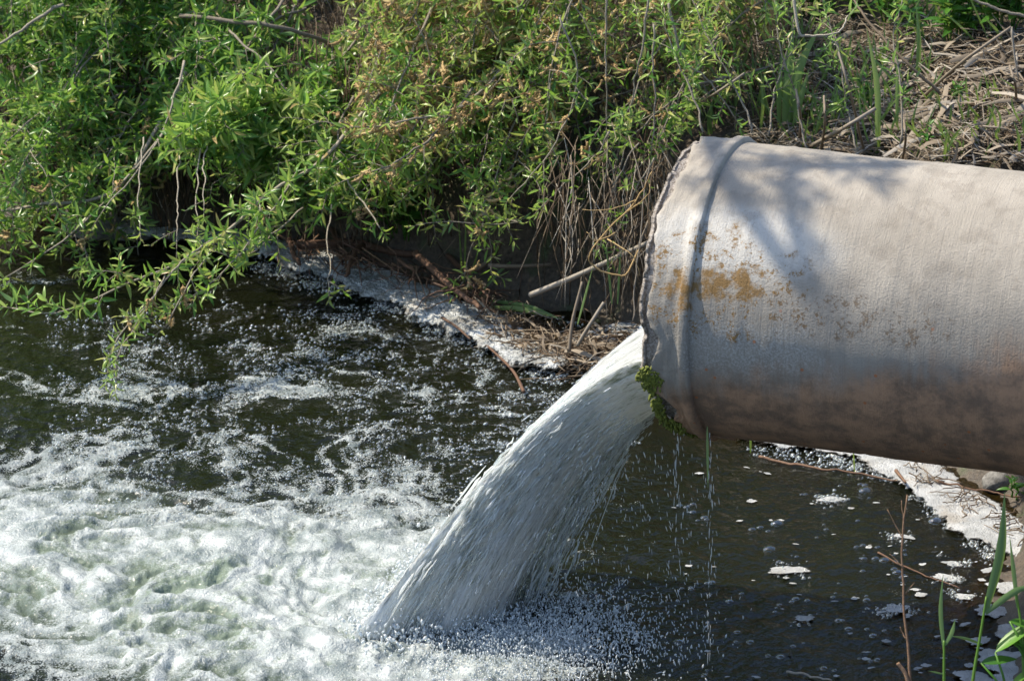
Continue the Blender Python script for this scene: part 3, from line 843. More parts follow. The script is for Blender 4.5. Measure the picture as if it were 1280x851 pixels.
for k in range(70):
    x, y = (rng.uniform(840, 1200), rng.uniform(575, 850)) if k > 28 else (rng.uniform(1060, 1235), rng.uniform(640, 850))
    s = rng.uniform(1.8, 6.0) * (1.6 if rng.random() < 0.1 else 1) / FPX * 8.6
    o = link('foam_patch', patches[rng.integers(6)], None, None, W(x, y, 0.003))
    o.scale = (s, s * 1.2, s * 0.25); o.rotation_euler = (0, 0, rng.uniform(-0.6, 0.6))
    tag(o, 'tiny white foam fleck floating on the dark water under the pipe', 'foam', 'tiny foam flecks under the pipe')
def bubble_mesh():
    n, m_ = 20, 7; v = []; q = []
    for k in range(m_):
        a = k / m_ * math.pi / 2
        for i in range(n):
            v.append((math.cos(a) * math.cos(2 * math.pi * i / n), math.cos(a) * math.sin(2 * math.pi * i / n), math.sin(a) * 0.62))
    v.append((0, 0, 0.62))
    q = [(k * n + i, k * n + (i + 1) % n, (k + 1) * n + (i + 1) % n, (k + 1) * n + i) for k in range(m_ - 1) for i in range(n)]
    t = [((m_ - 1) * n + i, (m_ - 1) * n + (i + 1) % n, m_ * n) for i in range(n)]
    me = make_mesh('bubble', np.array(v), q, t); me.materials.append(M['bubble']); return me
bub = bubble_mesh()
for x, y, s, lab in [(971, 655, 9, 'large clear bubble below the pipe middle, ringed by smaller ones'), (1082, 614, 10, 'clear domed bubble close under the pipe'),
                     (1170, 652, 11, 'clear bubble with bright rim near the white foam sheet'), (962, 687, 9, 'clear bubble above the curved foam streak')]:
    o = link('bubble', bub, None, None, W(x, y, 0.001)); o.scale = (s / FPX * 8.6,) * 3
    tag(o, lab, 'bubble', 'large bubbles under the pipe')
for k in range(100):
    if k % 3 == 0: bx, by = rng.uniform(840, 1150), rng.uniform(575, 845)
    x, y = bx + rng.normal(0, 9), by + rng.normal(0, 5)
    s = rng.uniform(1.8, 5.5) / FPX * 8.6 * (1.5 if rng.random() < 0.12 else 1)
    o = link('bubble', bub, None, None, W(x, y, 0.001)); o.scale = (s, s, s)
    tag(o, 'small clear bubble floating on the dark pool under the pipe', 'bubble', 'small bubbles under the pipe')
# froth: clusters of small bubbles on the dark water left of the jet
mb = MB(W(560, 500))
DOME = np.array([(math.cos(a), math.sin(a), 0) for a in np.arange(7) * 2 * math.pi / 7] + [(0.68 * math.cos(a), 0.68 * math.sin(a), 0.66) for a in np.arange(7) * 2 * math.pi / 7] + [(0, 0, 0.92)])
DQ = [(k, (k + 1) % 7, 7 + (k + 1) % 7, 7 + k) for k in range(7)]; DT = [(7 + k, 7 + (k + 1) % 7, 14) for k in range(7)]
cl = [(rng.uniform(90, 720), rng.uniform(385, 640), rng.uniform(3, 9)) for _ in range(70)]
cl += [(rng.normal(400, 60), rng.normal(430, 28), rng.uniform(6, 22)) for _ in range(16)] + [(rng.normal(640, 45), rng.normal(520, 40), rng.uniform(4, 12)) for _ in range(25)]
cl += [(x, np.interp(x, [330, 450, 590, 710], [338, 364, 424, 478]) + rng.normal(0, 6), rng.uniform(6, 16)) for x in rng.uniform(330, 700, 110)]
for cx, cy, r in cl:
    for _ in range(int(r * 2.4)):
        a = rng.normal(0, 0.5, 2) * r
        p = W(cx + a[0] * 1.5, cy + a[1] * 0.55, 0.006)
        if bank_distance(p[:1], p[1:2])[0] > -0.02: continue
        s = (0.5 + 2.4 * rng.random() ** 2.5) / FPX * 9.2
        mb.add(p + DOME * s, DQ, DT)
lace = np.where(near & (wd < -0.05) & (wpx > 60) & (wpx < 730) & (wpy > 380) & (wpy < 660) & (web2 * 0.6 + web * 0.5 + n_a * 0.9 + 0.35 * (D + 0.1) > 1.12))[0]
if len(lace):
    pick = rng.choice(lace, 11000); sz_ = (0.5 + 2.0 * rng.random(len(pick)) ** 2.5) / FPX * 9.2
    c_ = np.stack([WX[pick], WY[pick], WZ[pick] + 0.001], -1) + rng.normal(0, 0.004, (len(pick), 3)) * [1, 1, 0]
    off = (np.arange(len(pick)) * len(DOME))[:, None, None]
    mb.add((c_[:, None] + DOME[None] * sz_[:, None, None]).reshape(-1, 3), (np.array(DQ)[None] + off).reshape(-1, 4), (np.array(DT)[None] + off).reshape(-1, 3))
def froth_material():
    m, nt = mat_new('froth_bubbles'); g = NT(nt)
    lw = g.n('LayerWeight', {'Blend': 0.4}).outputs['Facing']
    gl = g.n('BsdfGlossy', {'Color': (0.86, 0.87, 0.82, 1), 'Roughness': 0.08}).outputs[0]
    df = g.bsdf(Base_Color=(0.52, 0.55, 0.52), Roughness=0.2).outputs[0]
    tr = g.n('BsdfTransparent', {'Color': (0.9, 0.92, 0.9, 1)}).outputs[0]
    g.out(g.mixsh(g.math('ADD', 0.10, g.math('MULTIPLY', lw, 0.6)), g.mixsh(0.22, tr, df), gl))
    return m
FROTH = froth_material()
mr = MB(W(1100, 600))
for _ in range(150):
    x = rng.uniform(940, 1250); y = np.interp(x, [940, 1060, 1130, 1180, 1250], [560, 580, 604, 645, 700]) + rng.normal(0, 5)
    if rng.random() < 0.3: x, y, _sp, _k, _l = named[rng.integers(len(named))]; x = x + rng.normal(0, 14); y = y + rng.normal(0, 5)
    for _ in range(rng.integers(5, 22)):
        mr.add(W(x + rng.normal(0, 6), y + rng.normal(0, 2.6), 0.003) + DOME * ((0.6 + 2.4 * rng.random() ** 2.5) / FPX * 8.8), DQ, DT)
tag(mr.build('froth', FROTH), 'froth of tiny bubbles fringing the foam under the pipe', 'froth', kind='stuff')
tag(mb.build('froth', FROTH), 'scattered froth of tiny bubbles on the dark water left of the jet', 'froth', kind='stuff')

# ------------------------------------------------------------------ plants
def leaf_mesh(width, fold, curl, seg=4, belly=0.42):
    """a leaf of length 1 along +y, folded along its rib and curling down"""
    ys = np.linspace(0, 1, seg + 2)
    v = []; q = []; t = []
    def zc(y): return -curl * y * y
    for k, y in enumerate(ys):
        w = width * (math.sin(math.pi * min(1, y ** (0.8 if belly < 0.5 else 1.1)) ) ** 0.85 if 0 < k < seg + 1 else 0.0)
        if k == 0 or k == seg + 1: v.append((0, y, zc(y)))
        else: v += [(-w, y, zc(y) + fold * w), (0, y, zc(y)), (w, y, zc(y) + fold * w)]
    t += [(0, 2, 1), (0, 3, 2)]
    for k in range(seg - 1):
        a = 1 + 3 * k
        q += [(a, a + 1, a + 4, a + 3), (a + 1, a + 2, a + 5, a + 4)]
    a = 1 + 3 * (seg - 1)
    t += [(a, a + 1, a + 3), (a + 1, a + 2, a + 3)]
    return np.array(v), np.array(q), np.array(t)
WILLOW = [leaf_mesh(w, f, c, 3) for w, f, c in [(0.10, 0.4, 0.12), (0.125, 0.5, 0.25), (0.085, 0.3, -0.08), (0.115, 0.7, 0.4)]]
BROAD = [leaf_mesh(w, f, c, 4, 0.35) for w, f, c in [(0.2, 0.3, 0.25), (0.24, 0.5, 0.1), (0.17, 0.4, 0.45)]]
def frames(d, up):
    d = nrm(d); x = nrm(np.cross(d, up)); n = np.cross(x, d)
    return np.stack([x, d, n], -1)                        # columns: width, length, normal
def scatter_mesh(name, templ, pos, F, size, tint, var, org):
    vs, qs, ts, ta = [], [], [], []; n0 = 0
    for k, (v, q, t) in enumerate(templ):
        s = var == k
        if not s.any(): continue
        vv = np.einsum('nij,mj->nmi', F[s] * size[s][:, None, None], v) + pos[s][:, None, :]
        m_ = len(v); cnt = s.sum(); off = (np.arange(cnt) * m_ + n0)[:, None, None]
        vs.append(vv.reshape(-1, 3)); qs.append((q[None] + off).reshape(-1, 4)); ts.append((t[None] + off).reshape(-1, 3))
        ta.append(np.repeat(tint[s], m_)); n0 += cnt * m_
    return make_mesh(name, np.concatenate(vs) - org, np.concatenate(qs), np.concatenate(ts), True, {'tint': np.concatenate(ta)})
NT_ = 6
SHARED = {}
def shared_leaf(kind, templ, var, tint, mat):
    key = (kind, var, int(np.clip(tint * NT_, 0, NT_ - 1)))
    if key not in SHARED:
        v, q, t = templ[var]
        me = make_mesh('leaf', v, q, t, True, {'tint': np.full(len(v), (key[2] + 0.5) / NT_)})
        me.materials.append(mat); SHARED[key] = me
    return SHARED[key]
def catkin_mesh(seed):
    r = np.random.default_rng(seed); mb = MB()
    for c_ in range(3):                                   # curled spent catkins hanging together
        n = 9; t = np.linspace(0, 1, n); th = t * r.uniform(1.2, 4.2) * r.choice([-1, 1]); a = r.uniform(0, 6.28)
        u = np.cumsum(np.sin(th)) / n; pts = np.stack([u * math.cos(a), u * math.sin(a), -np.cumsum(np.cos(th)) / n], -1) * r.uniform(0.6, 1.1)
        pts = pts + nrm(r.normal(0, 1, 3)) * 0.22
        mb.tube(pts, 0.075 * np.sin(np.clip(t * 0.9 + 0.12, 0, 1) * math.pi) ** 0.4 * (0.6 + 0.6 * r.random(n)), 5, 0.5 + 0.25 * r.normal())
        for k in range(16):
            i = r.integers(1, n - 1); d = nrm(r.normal(0, 1, 3)); c = pts[i]
            mb.tube([c, c + d * 0.12, c + d * 0.17], [0.03, 0.02, 0.004], 3, 0.4 + 0.4 * r.random())
    me = mb.mesh('catkin'); me.materials.append(M['catkin']); return me
CATKINS = [catkin_mesh(900 + k) for k in range(6)]

class Shrub:
    def __init__(self, name, loc, label, cat='willow', group='willow shrubs on the far bank', templ=WILLOW, mat='leaf', bark='bark'):
        self.o = empty(name, loc); tag(self.o, label, cat, group)
        self.org = np.asarray(loc, float); self.L = []; self.cat = []; self.br = []; self.templ = templ; self.mat = M[mat]; self.bark = M[bark]
    def shoot(self, mb, base, d, length, leaf, n, tint, bi, r=0.0013, btint=0.55):
        d = nrm(d); pts = base + d * length * np.linspace(0, 1, 4)[:, None] + np.array([0, 0, -0.12 * length]) * (np.linspace(0, 1, 4)[:, None] ** 2)
        mb.tube(pts, [r, r * 0.9, r * 0.7, r * 0.4], 4, btint)
        ref = nrm(np.cross(d, rng.normal(0, 1, 3))); ref2 = np.cross(d, ref)
        a = rng.uniform(0, 6.28)
        for k in range(n):
            f = (k + 0.6) / n
            a += 2.4
            side = ref * math.cos(a) + ref2 * math.sin(a)
            ld = nrm(d * (0.35 + 0.9 * f ** 2) + side * (1.0 - 0.35 * f) + np.array([0, 0, 0.12]) + rng.normal(0, 0.15, 3))
            sz = leaf * 0.84 * (0.65 + 0.6 * math.sin(math.pi * min(1, 0.2 + 0.75 * f))) * rng.uniform(0.7, 1.2)
            up = d * 0.7 + np.array([-0.15, -0.3, 0.5]) + rng.normal(0, 0.6, 3)
            self.L.append((pts[0] + (pts[-1] - pts[0]) * f, frames(ld, up), sz, 1.0 if rng.random() < 0.03 else np.clip(tint + rng.normal(0, 0.2) + 0.15 * (f - 0.5), 0, 0.9), rng.integers(len(self.templ)), bi))
    def branch(self, ctrl, r0, r1, gap=0.03, leaf=0.05, nl=8, tint=0.45, start=0.25, shoot_len=(0.03, 0.09), catkins=0.0, amp=0.011, btint=0.5, side=0.0, up=0.25):
        pts = wiggle(spline(ctrl, max(10, 5 * len(ctrl))), amp)
        L = np.concatenate([[0], np.cumsum(np.linalg.norm(np.diff(pts, axis=0), axis=1))])
        mb = MB(self.org); bi = len(self.br); tint = tint + rng.normal(0, 0.1)
        mb.tube(pts, np.linspace(r0, r1, len(pts)), 6, btint)
        s = start * L[-1]
        while s < L[-1]:
            i = min(np.searchsorted(L, s), len(pts) - 1); i0 = max(i - 1, 0)
            base = pts[i0] + (pts[i] - pts[i0]) * ((s - L[i0]) / max(L[i] - L[i0], 1e-6) if i > i0 else 0)
            tg = nrm(pts[min(i + 1, len(pts) - 1)] - pts[i0])
            d = tg * 0.6 + nrm(np.cross(tg, rng.normal(0, 1, 3))) * 0.9 + np.array([0, -0.1, up])
            if rng.random() < side:                       # a longer side twig carrying its own shoots
                tl = rng.uniform(0.1, 0.24); tw = wiggle(spline([base, base + nrm(d) * tl * 0.5 + np.array([0, 0, -0.01]), base + nrm(d + np.array([0, 0, -0.4])) * tl], 8), amp * 0.5)
                mb.tube(tw, np.linspace(max(r1, 0.0016) * 1.1, 0.001, 8), 4, btint + 0.1)
                for k in range(2, 8):
                    if rng.random() < 0.85: self.shoot(mb, tw[k], nrm(tw[k] - tw[k - 1]) * 0.6 + rng.normal(0, 0.6, 3), rng.uniform(*shoot_len) * 0.8, leaf * 0.9, max(4, nl - 1), tint, bi)
                    if rng.random() < catkins: self.catkin(tw[k], bi)
            else:
                self.shoot(mb, base, d, rng.uniform(*shoot_len), leaf, rng.integers(max(3, nl - 3), nl + 3), tint, bi)
            if rng.random() < catkins: self.catkin(base, bi)
            s += gap * 0.88 * rng.uniform(0.5, 1.5)
        self.shoot(mb, pts[-1], pts[-1] - pts[-2], rng.uniform(*shoot_len), leaf, nl + 2, min(1, tint + 0.12), bi)
        self.br.append(mb)
        return pts
    def catkin(self, p, bi): self.cat.append((p + rng.normal(0, 0.006, 3), bi))
    def finish(self, kind, most=300, mostcat=60):
        bo = []
        for mb in self.br: bo.append(mb.build('branch', self.bark, self.o))
        if self.L:
            pos = np.array([l[0] for l in self.L]); F = np.array([l[1] for l in self.L]); sz = np.array([l[2] for l in self.L])
            ti = np.array([l[3] for l in self.L]); va = np.array([l[4] for l in self.L])
            px, py, dp = proj(pos)
            inn = (px > 5) & (px < 1275) & (py > 5) & (py < 840)
            facing = np.abs(np.einsum('ni,ni->n', F[:, :, 2], nrm(pos - CAM)))
            score = np.where(inn, sz / dp * (0.4 + facing) - (dp - dp.min()) * 0.0025, -9)
            pick = np.argsort(-score)[:most]; keep = np.ones(len(pos), bool)
            for i in pick:
                if score[i] < -8: continue
                keep[i] = False
                o = bpy.data.objects.new('leaf', shared_leaf(kind, self.templ, int(va[i]), ti[i], self.mat))
                col.objects.link(o); o.parent = bo[self.L[i][5]]
                m = np.eye(4); m[:3, :3] = F[i] * sz[i]; m[:3, 3] = pos[i] - self.org
                o.matrix_local = Matrix(m.tolist())
            if keep.any():
                fo = link('foliage', scatter_mesh('foliage', self.templ, pos[keep], F[keep], sz[keep], ti[keep], va[keep], self.org), self.mat, self.o)
                fo['kind'] = 'stuff'
        for p, bi in self.cat:
            o = link('catkin', CATKINS[rng.integers(6)], None, bo[bi]); s = rng.uniform(0.042, 0.075)
            o.matrix_local = Matrix.Translation(Vector(p - self.org)) @ Matrix.Rotation(rng.uniform(0, 6.28), 4, 'Z') @ Matrix.Rotation(rng.normal(0, 0.9), 4, 'X') @ Matrix.Scale(s, 4)
        return self.o
def ground_at(x, y): return float(ground_z(np.array([x]), np.array([y]))[0])
def shrub_base(px, py): 
    p = W(px, py, 0.0); y = p[1] + 0.75
    return np.array([p[0] * 1.04, y, ground_at(p[0] * 1.04, y) - 0.02])

def fill(sh, n, x0, x1, y0, y1, d0, d1, slant, length, **kw):
    """n branches whose tips lie in the given part of the picture, reaching out from the shrub's foot"""
    for _ in range(n):
        px, py = rng.uniform(x0, x1), rng.uniform(y0, y1); d = rng.uniform(d0, d1)
        tip = P(px, py, d)
        a = math.radians(slant + rng.normal(0, 22)); Lp = length * rng.uniform(0.7, 1.3)
        mid = P(px + math.cos(a) * Lp * 0.5, py - math.sin(a) * Lp * 0.5 - 18, d + 0.12)
        st = P(px + math.cos(a) * Lp, py - math.sin(a) * Lp, d + 0.3)
        st[2] = max(st[2], ground_at(st[0], st[1]) + 0.02); mid[2] = max(mid[2], ground_at(mid[0], mid[1]) + 0.03)
        sh.branch([st, mid, tip], rng.uniform(0.003, 0.006), 0.0014, **kw)

# left thicket
A = Shrub('willow_shrub', shrub_base(40, 276), 'dense dark green willow thicket hanging over the water at the picture edge')
fill(A, 36, -60, 250, -20, 175, 10.55, 11.2, 35, 170, gap=0.026, leaf=0.050, nl=9, tint=0.36, side=0.25, start=0.1)
fill(A, 12, -40, 110, 190, 320, 10.4, 10.7, 45, 190, gap=0.028, leaf=0.048, nl=9, tint=0.5, side=0.2, catkins=0.05)
fill(A, 10, -40, 200, -60, 20, 10.6, 11.2, 20, 150, gap=0.026, leaf=0.05, nl=8, tint=0.42, side=0.2)
A.branch([P(-20, 268, 10.7), P(60, 250, 10.5), P(150, 230, 10.5), P(235, 90, 10.6)][::-1], 0.007, 0.004, gap=0.09, leaf=0.045, tint=0.4, btint=0.7, start=0.3)
A.branch([P(240, 110, 10.45), P(180, 200, 10.4), P(95, 290, 10.35), P(10, 345, 10.3)], 0.005, 0.002, gap=0.07, leaf=0.045, tint=0.5, btint=0.75, start=0.5)
A.branch([P(80, 5, 10.5), P(45, 22, 10.5), P(-10, 60, 10.5)], 0.006, 0.004, gap=0.2, leaf=0.045, tint=0.5, btint=0.75)
A.finish('willow')
# the middle shrub with the long spray drooping over the water
B = Shrub('willow_shrub', shrub_base(330, 306), 'willow with a bright leafy spray drooping furthest over the dark water')
fill(B, 16, 200, 420, 110, 240, 10.35, 10.8, 40, 170, gap=0.028, leaf=0.052, nl=9, tint=0.45, side=0.2, start=0.15)
fill(B, 9, 225, 340, 140, 190, 10.15, 10.3, 10, 120, gap=0.028, leaf=0.064, nl=10, tint=0.62, side=0.15)
fill(B, 10, 330, 450, 170, 280, 10.2, 10.5, 55, 150, gap=0.03, leaf=0.050, nl=9, tint=0.52, side=0.2)
B.branch([P(475, 118, 10.3), P(400, 205, 10.1), P(340, 240, 9.95), P(285, 290, 9.85), P(232, 325, 9.8), P(160, 352, 9.75), P(75, 385, 9.7), P(15, 385, 9.75)], 0.006, 0.0018, gap=0.04, leaf=0.046, nl=9, tint=0.58, btint=0.8, start=0.18, catkins=0.08, side=0.1)
B.branch([P(285, 290, 9.85), P(240, 318, 9.75), P(205, 350, 9.65), P(175, 385, 9.6), P(140, 430, 9.55), P(135, 462, 9.55)], 0.003, 0.0013, gap=0.035, leaf=0.034, nl=7, tint=0.66, btint=0.75, start=0.3, catkins=0.12, shoot_len=(0.02, 0.05))
B.branch([P(205, 345, 9.65), P(183, 385, 9.58), P(150, 440, 9.5), P(146, 475, 9.5)], 0.0022, 0.001, gap=0.04, leaf=0.030, nl=6, tint=0.72, btint=0.7, start=0.25, catkins=0.2, shoot_len=(0.015, 0.04))
B.branch([P(370, 215, 10.05), P(335, 265, 9.9), P(300, 310, 9.8), P(262, 350, 9.7), P(225, 378, 9.68)], 0.003, 0.0013, gap=0.035, leaf=0.042, nl=8, tint=0.55, btint=0.75, start=0.2, catkins=0.08)
B.branch([P(268, 310, 9.8), P(232, 358, 9.65), P(205, 408, 9.6), P(188, 398, 9.6)], 0.0022, 0.0011, gap=0.05, leaf=0.036, nl=7, tint=0.6, btint=0.7, start=0.2, catkins=0.1)
B.branch([P(380, 260, 10.1), P(340, 290, 9.95), P(310, 318, 9.9), P(255, 312, 9.8)], 0.0026, 0.0012, gap=0.03, leaf=0.044, nl=8, tint=0.6, btint=0.75)
B.branch([P(232, 75, 10.35), P(215, 140, 10.3), P(180, 200, 10.3), P(130, 262, 10.3)], 0.004, 0.002, gap=0.2, leaf=0.04, tint=0.5, btint=0.85, start=0.5)
B.branch([P(226, 20, 10.6), P(330, 33, 10.5), P(400, 52, 10.6), P(432, 72, 10.8)], 0.007, 0.006, gap=0.3, leaf=0.05, tint=0.45, btint=0.35)
B.branch([P(285, 35, 10.5), P(320, 60, 10.4), P(345, 95, 10.35), P(378, 160, 10.3)], 0.004, 0.002, gap=0.12, leaf=0.045, tint=0.45, btint=0.6)
for x, y0, y1 in [(412, 255, 362), (176, 170, 285), (222, 195, 300), (248, 185, 290), (256, 180, 260)]:
    B.branch([P(x + 4, y0, 10.2), P(x - 2, (y0 + y1) / 2, 10.1), P(x - 1, y1, 10.0)], 0.0024, 0.0012, gap=0.5, start=0.9, leaf=0.034, nl=6, tint=0.55, btint=0.9)
B.finish('willow')
# centre, full of spent catkins
C = Shrub('willow_shrub', shrub_base(560, 362), 'yellowish willow hung with curled brown catkins above the dark soil')
fill(C, 25, 420, 700, -20, 130, 10.1, 10.7, 50, 170, gap=0.033, leaf=0.042, nl=7, tint=0.68, side=0.25, catkins=0.42, start=0.15)
fill(C, 17, 440, 690, 110, 215, 10.0, 10.35, 40, 180, gap=0.036, leaf=0.040, nl=7, tint=0.7, side=0.2, catkins=0.5)
fill(C, 7, 560, 690, 200, 275, 10.0, 10.25, 50, 170, gap=0.036, leaf=0.040, nl=7, tint=0.6, side=0.2, catkins=0.1)
fill(C, 8, 400, 520, 190, 260, 10.1, 10.3, 40, 160, gap=0.036, leaf=0.044, nl=8, tint=0.5, side=0.2, catkins=0.1)
C.branch([P(640, 70, 10.2), P(580, 130, 10.05), P(520, 150, 10.0), P(455, 160, 10.0), P(385, 150, 10.0)], 0.005, 0.0016, gap=0.04, leaf=0.036, nl=6, tint=0.7, btint=0.55, catkins=0.8, start=0.2)
C.branch([P(590, 110, 10.1), P(540, 170, 10.0), P(490, 205, 9.95), P(440, 222, 9.95)], 0.004, 0.0016, gap=0.045, leaf=0.038, nl=6, tint=0.72, btint=0.5, catkins=0.6, start=0.3)
C.branch([P(690, 190, 10.2), P(640, 225, 10.1), P(600, 262, 10.05), P(650, 280, 10.0), P(545, 278, 10.0)], 0.003, 0.0013, gap=0.05, leaf=0.036, nl=7, tint=0.6, btint=0.75, catkins=0.1)
C.branch([P(425, 215, 10.15), P(452, 245, 10.1), P(475, 285, 10.05)], 0.003, 0.002, gap=0.5, leaf=0.03, tint=0.5, btint=0.9, start=0.9)
C.finish('willow')
# right of centre, long bare hanging twigs
Dd = Shrub('willow_shrub', shrub_base(760, 392), 'sparse willow with long bare grey twigs hanging beside the pipe mouth')
fill(Dd, 22, 650, 880, -30, 90, 9.9, 10.5, 60, 150, gap=0.040, leaf=0.040, nl=7, tint=0.66, side=0.25, catkins=0.25)
fill(Dd, 9, 680, 830, 90, 190, 9.8, 10.2, 55, 180, gap=0.05, leaf=0.040, nl=7, tint=0.55, side=0.2, catkins=0.12)
for pts, r in [([(812, -10), (800, 60), (790, 120), (778, 200), (762, 270)], 0.0032), ([(758, -10), (757, 80), (758, 160)], 0.003), ([(818, 30), (816, 120), (812, 215)], 0.003),
               ([(760, 165), (735, 200), (683, 252)], 0.0026), ([(700, 20), (720, 100), (690, 185), (640, 245)], 0.003), ([(835, 5), (850, 70), (880, 100), (920, 150)], 0.004),
               ([(800, 180), (772, 240), (752, 300)], 0.0022), ([(818, 195), (790, 250), (770, 300)], 0.0026)]:
    Dd.branch([P(a, b, 9.75 + 0.05 * k) for k, (a, b) in enumerate(pts)][::1], r, r * 0.45, gap=0.14, start=0.3, leaf=0.034, nl=7, tint=0.6, btint=0.75, catkins=0.15)
Dd.finish('willow')
# slender shoots above the pipe
F_ = Shrub('willow_shrub', shrub_base(960, 520), 'slender young willow shoots standing between grass blades above the pipe')
fill(F_, 9, 830, 960, -30, 40, 9.7, 10.2, 70, 120, gap=0.04, leaf=0.040, nl=7, tint=0.58, catkins=0.06)
for pts in [[(1010, 190), (990, 120), (972, 40), (965, -20)], [(1075, 190), (1060, 130), (1045, 60), (1030, 10)], [(1125, 180), (1124, 100), (1118, 40), (1128, 0)],
            [(960, 170), (968, 110), (985, 60), (995, 20)], [(880, 165), (868, 110), (840, 50), (830, 10)], [(940, 165), (925, 120), (890, 60), (860, -10)]]:
    F_.branch([P(a, b, 9.35 + 0.03 * k) for k, (a, b) in enumerate(pts)], 0.003, 0.0012, gap=0.035, start=0.3, leaf=0.034, nl=7, tint=0.6, btint=0.6)
F_.branch([P(993, -5, 9.2), P(998, 40, 9.2), P(1012, 48, 9.2), P(1045, 40, 9.2), P(1060, 20, 9.25)], 0.0045, 0.002, gap=0.1, start=0.6, leaf=0.034, nl=7, tint=0.6, btint=0.95)
F_.finish('willow')
# a bough of a tall willow overhead, out of the picture: it dapples the pipe
G = Shrub('willow_tree', np.array([-2.7, 13.7, ground_at(-2.7, 13.7)]), 'tall willow whose high bough shades the pipe', 'willow', 'trees up the bank')
def shade_at(px, py, dist):
    return P(px, py, 7.75) + SUN * dist
foot = G.org.copy()
G.branch([foot, foot + [0.1, 0.1, 1.8], foot + [0.5, -0.6, 2.9], foot + [1.0, -2.6, 3.0], shade_at(900, 215, 3.6), shade_at(1010, 225, 3.3), shade_at(1130, 250, 3.1)],
         0.06, 0.006, gap=0.15, leaf=0.07, nl=7, start=0.82, side=0.3, tint=0.45)
for a, b in [((930, 200), (1010, 245)), ((980, 205), (1090, 205)), ((1050, 215), (1150, 260))]:
    G.branch([shade_at(*a, 3.4), (shade_at(*a, 3.3) + shade_at(*b, 3.3)) / 2, shade_at(*b, 3.2)], 0.006, 0.002, gap=0.08, leaf=0.07, nl=7, start=0.1, side=0.15, tint=0.45)
G.finish('willow', 0)

# trees further up the bank, above the picture: the pool mirrors them
def bank_tree(x, y, h, r, label):
    z0 = ground_at(x, y)
    t = empty('willow_tree', (x, y, z0)); tag(t, label, 'willow', 'trees up the bank')
    org = np.array([x, y, z0]); mb = MB(org)
    mb.tube(wiggle(spline([org, org + [0.1, 0, h * 0.35], org + [0, 0.1, h * 0.8]], 10), 0.1), np.linspace(0.14, 0.03, 10), 8, 0.35)
    pos = []
    for k in range(46):
        a = rng.uniform(0, 6.28); hh = rng.uniform(0.18, 0.95); rr = r * math.sin(math.pi * min(1, hh * 0.85 + 0.12)) ** 0.6
        s = org + np.array([0, 0, h * hh * 0.8]); e = org + np.array([math.cos(a) * rr, math.sin(a) * rr, h * hh - 0.25])
        pts = wiggle(spline([s, (s + e) / 2 + [0, 0, 0.25], e], 8), 0.08)
        mb.tube(pts, np.linspace(0.02, 0.004, 8), 4, 0.4)
        for i in range(2, 8):
            pos.append(pts[i] + rng.normal(0, 0.14, (26, 3)))
    pos = np.concatenate(pos); n = len(pos)
    d = nrm(rng.normal(0, 1, (n, 3)) + [0, 0, -0.5]); up = rng.normal(0, 0.6, (n, 3)) + [0, 0, 1]
    F = frames(d, up)
    mb.build('trunk', M['bark'], t)
    c = link('crown', scatter_mesh('crown', WILLOW, pos, F, rng.uniform(0.10, 0.19, n), rng.uniform(0.15, 0.5, n), rng.integers(0, 4, n), org), M['leaf'], t)
    c['kind'] = 'stuff'
for x, y, h, r, lab in [(-3.6, 14.6, 4.4, 1.5, 'willow tree up the bank over the thicket'), (-1.5, 14.4, 4.2, 1.5, 'willow tree up the bank over the drooping spray'),
                        (0.0, 14.6, 3.4, 1.2, 'willow tree up the bank behind the pipe mouth'), (1.7, 14.2, 2.8, 1.2, 'low unseen willow tree added behind the pipe to darken the pool mirror')]:  # low tree is out of view, added to darken the pool's reflection
    bank_tree(x, y, h, r, lab)

# ------------------------------------------------------------------ dead stems, roots and debris
def on_ground(px, py, lift=0.0):
    """the bank surface seen at a pixel"""
    r = ray(px, py); t = np.linspace(8.4, 13.4, 400)
    q = CAM + r * t[:, None]
    g = ground_z(q[:, 0], q[:, 1])
    i = np.argmax(q[:, 2] < g)
    p = q[i].copy(); p[2] = g[i] + lift
    return p
def stick(name, pts, r0, r1, mat, lab, cat, group=None, tint=0.5, sides=7, amp=0.0, twigs=()):
    pts = np.asarray(pts); org = pts[0].copy()
    mb = MB(org); p = wiggle(spline(pts, 6 * len(pts)), amp)
    mb.tube(p, np.linspace(r0, r1, len(p)), sides, tint)
    if not twigs: 
        o = mb.build(name, mat)
    else:
        o = empty(name, org); mb.build('stem', mat, o)
        for tw in twigs:
            m2 = MB(org); m2.tube(wiggle(spline(tw, 8), amp * 0.6), np.linspace(r1 * 1.1, r1 * 0.4, 8), 5, tint + 0.1); m2.build('twig', mat, o)
    return tag(o, lab, cat, group)
# brown hanging stems and dead grass under the thicket
mb = MB((0, 10.8, 0.3))
for _ in range(1300):
    px = rng.uniform(-20, 840)
    if 560 < px < 770 and rng.random() < 0.75: continue
    p = W(px, np.interp(px, [-20, 350, 840], [272, 312, 415]))
    p[1] += rng.uniform(0.0, 0.22); x, y = p[0], p[1]
    z = ground_at(x, y) + rng.uniform(-0.02, 0.25); L = rng.uniform(0.06, 0.28)
    top = np.array([x, y - 0.03, z + L * 0.6]); bot = np.array([x + rng.normal(0, 0.04), y - rng.uniform(0.02, 0.12), max(0.0, z - L * 0.4)])
    mid = (top + bot) / 2 + np.array([rng.normal(0, 0.015), -0.03, 0.02])
    mb.tube(spline([top, mid, bot], 5), rng.uniform(0.0008, 0.0026), 3, np.clip(rng.normal(0.12, 0.2), 0, 1))
tag(mb.build('dead_stems', M['straw']), 'tangle of dead brown stems hanging under the willow thicket', 'dead stems', kind='stuff')
mb = MB((0.2, 10.1, 0.3))
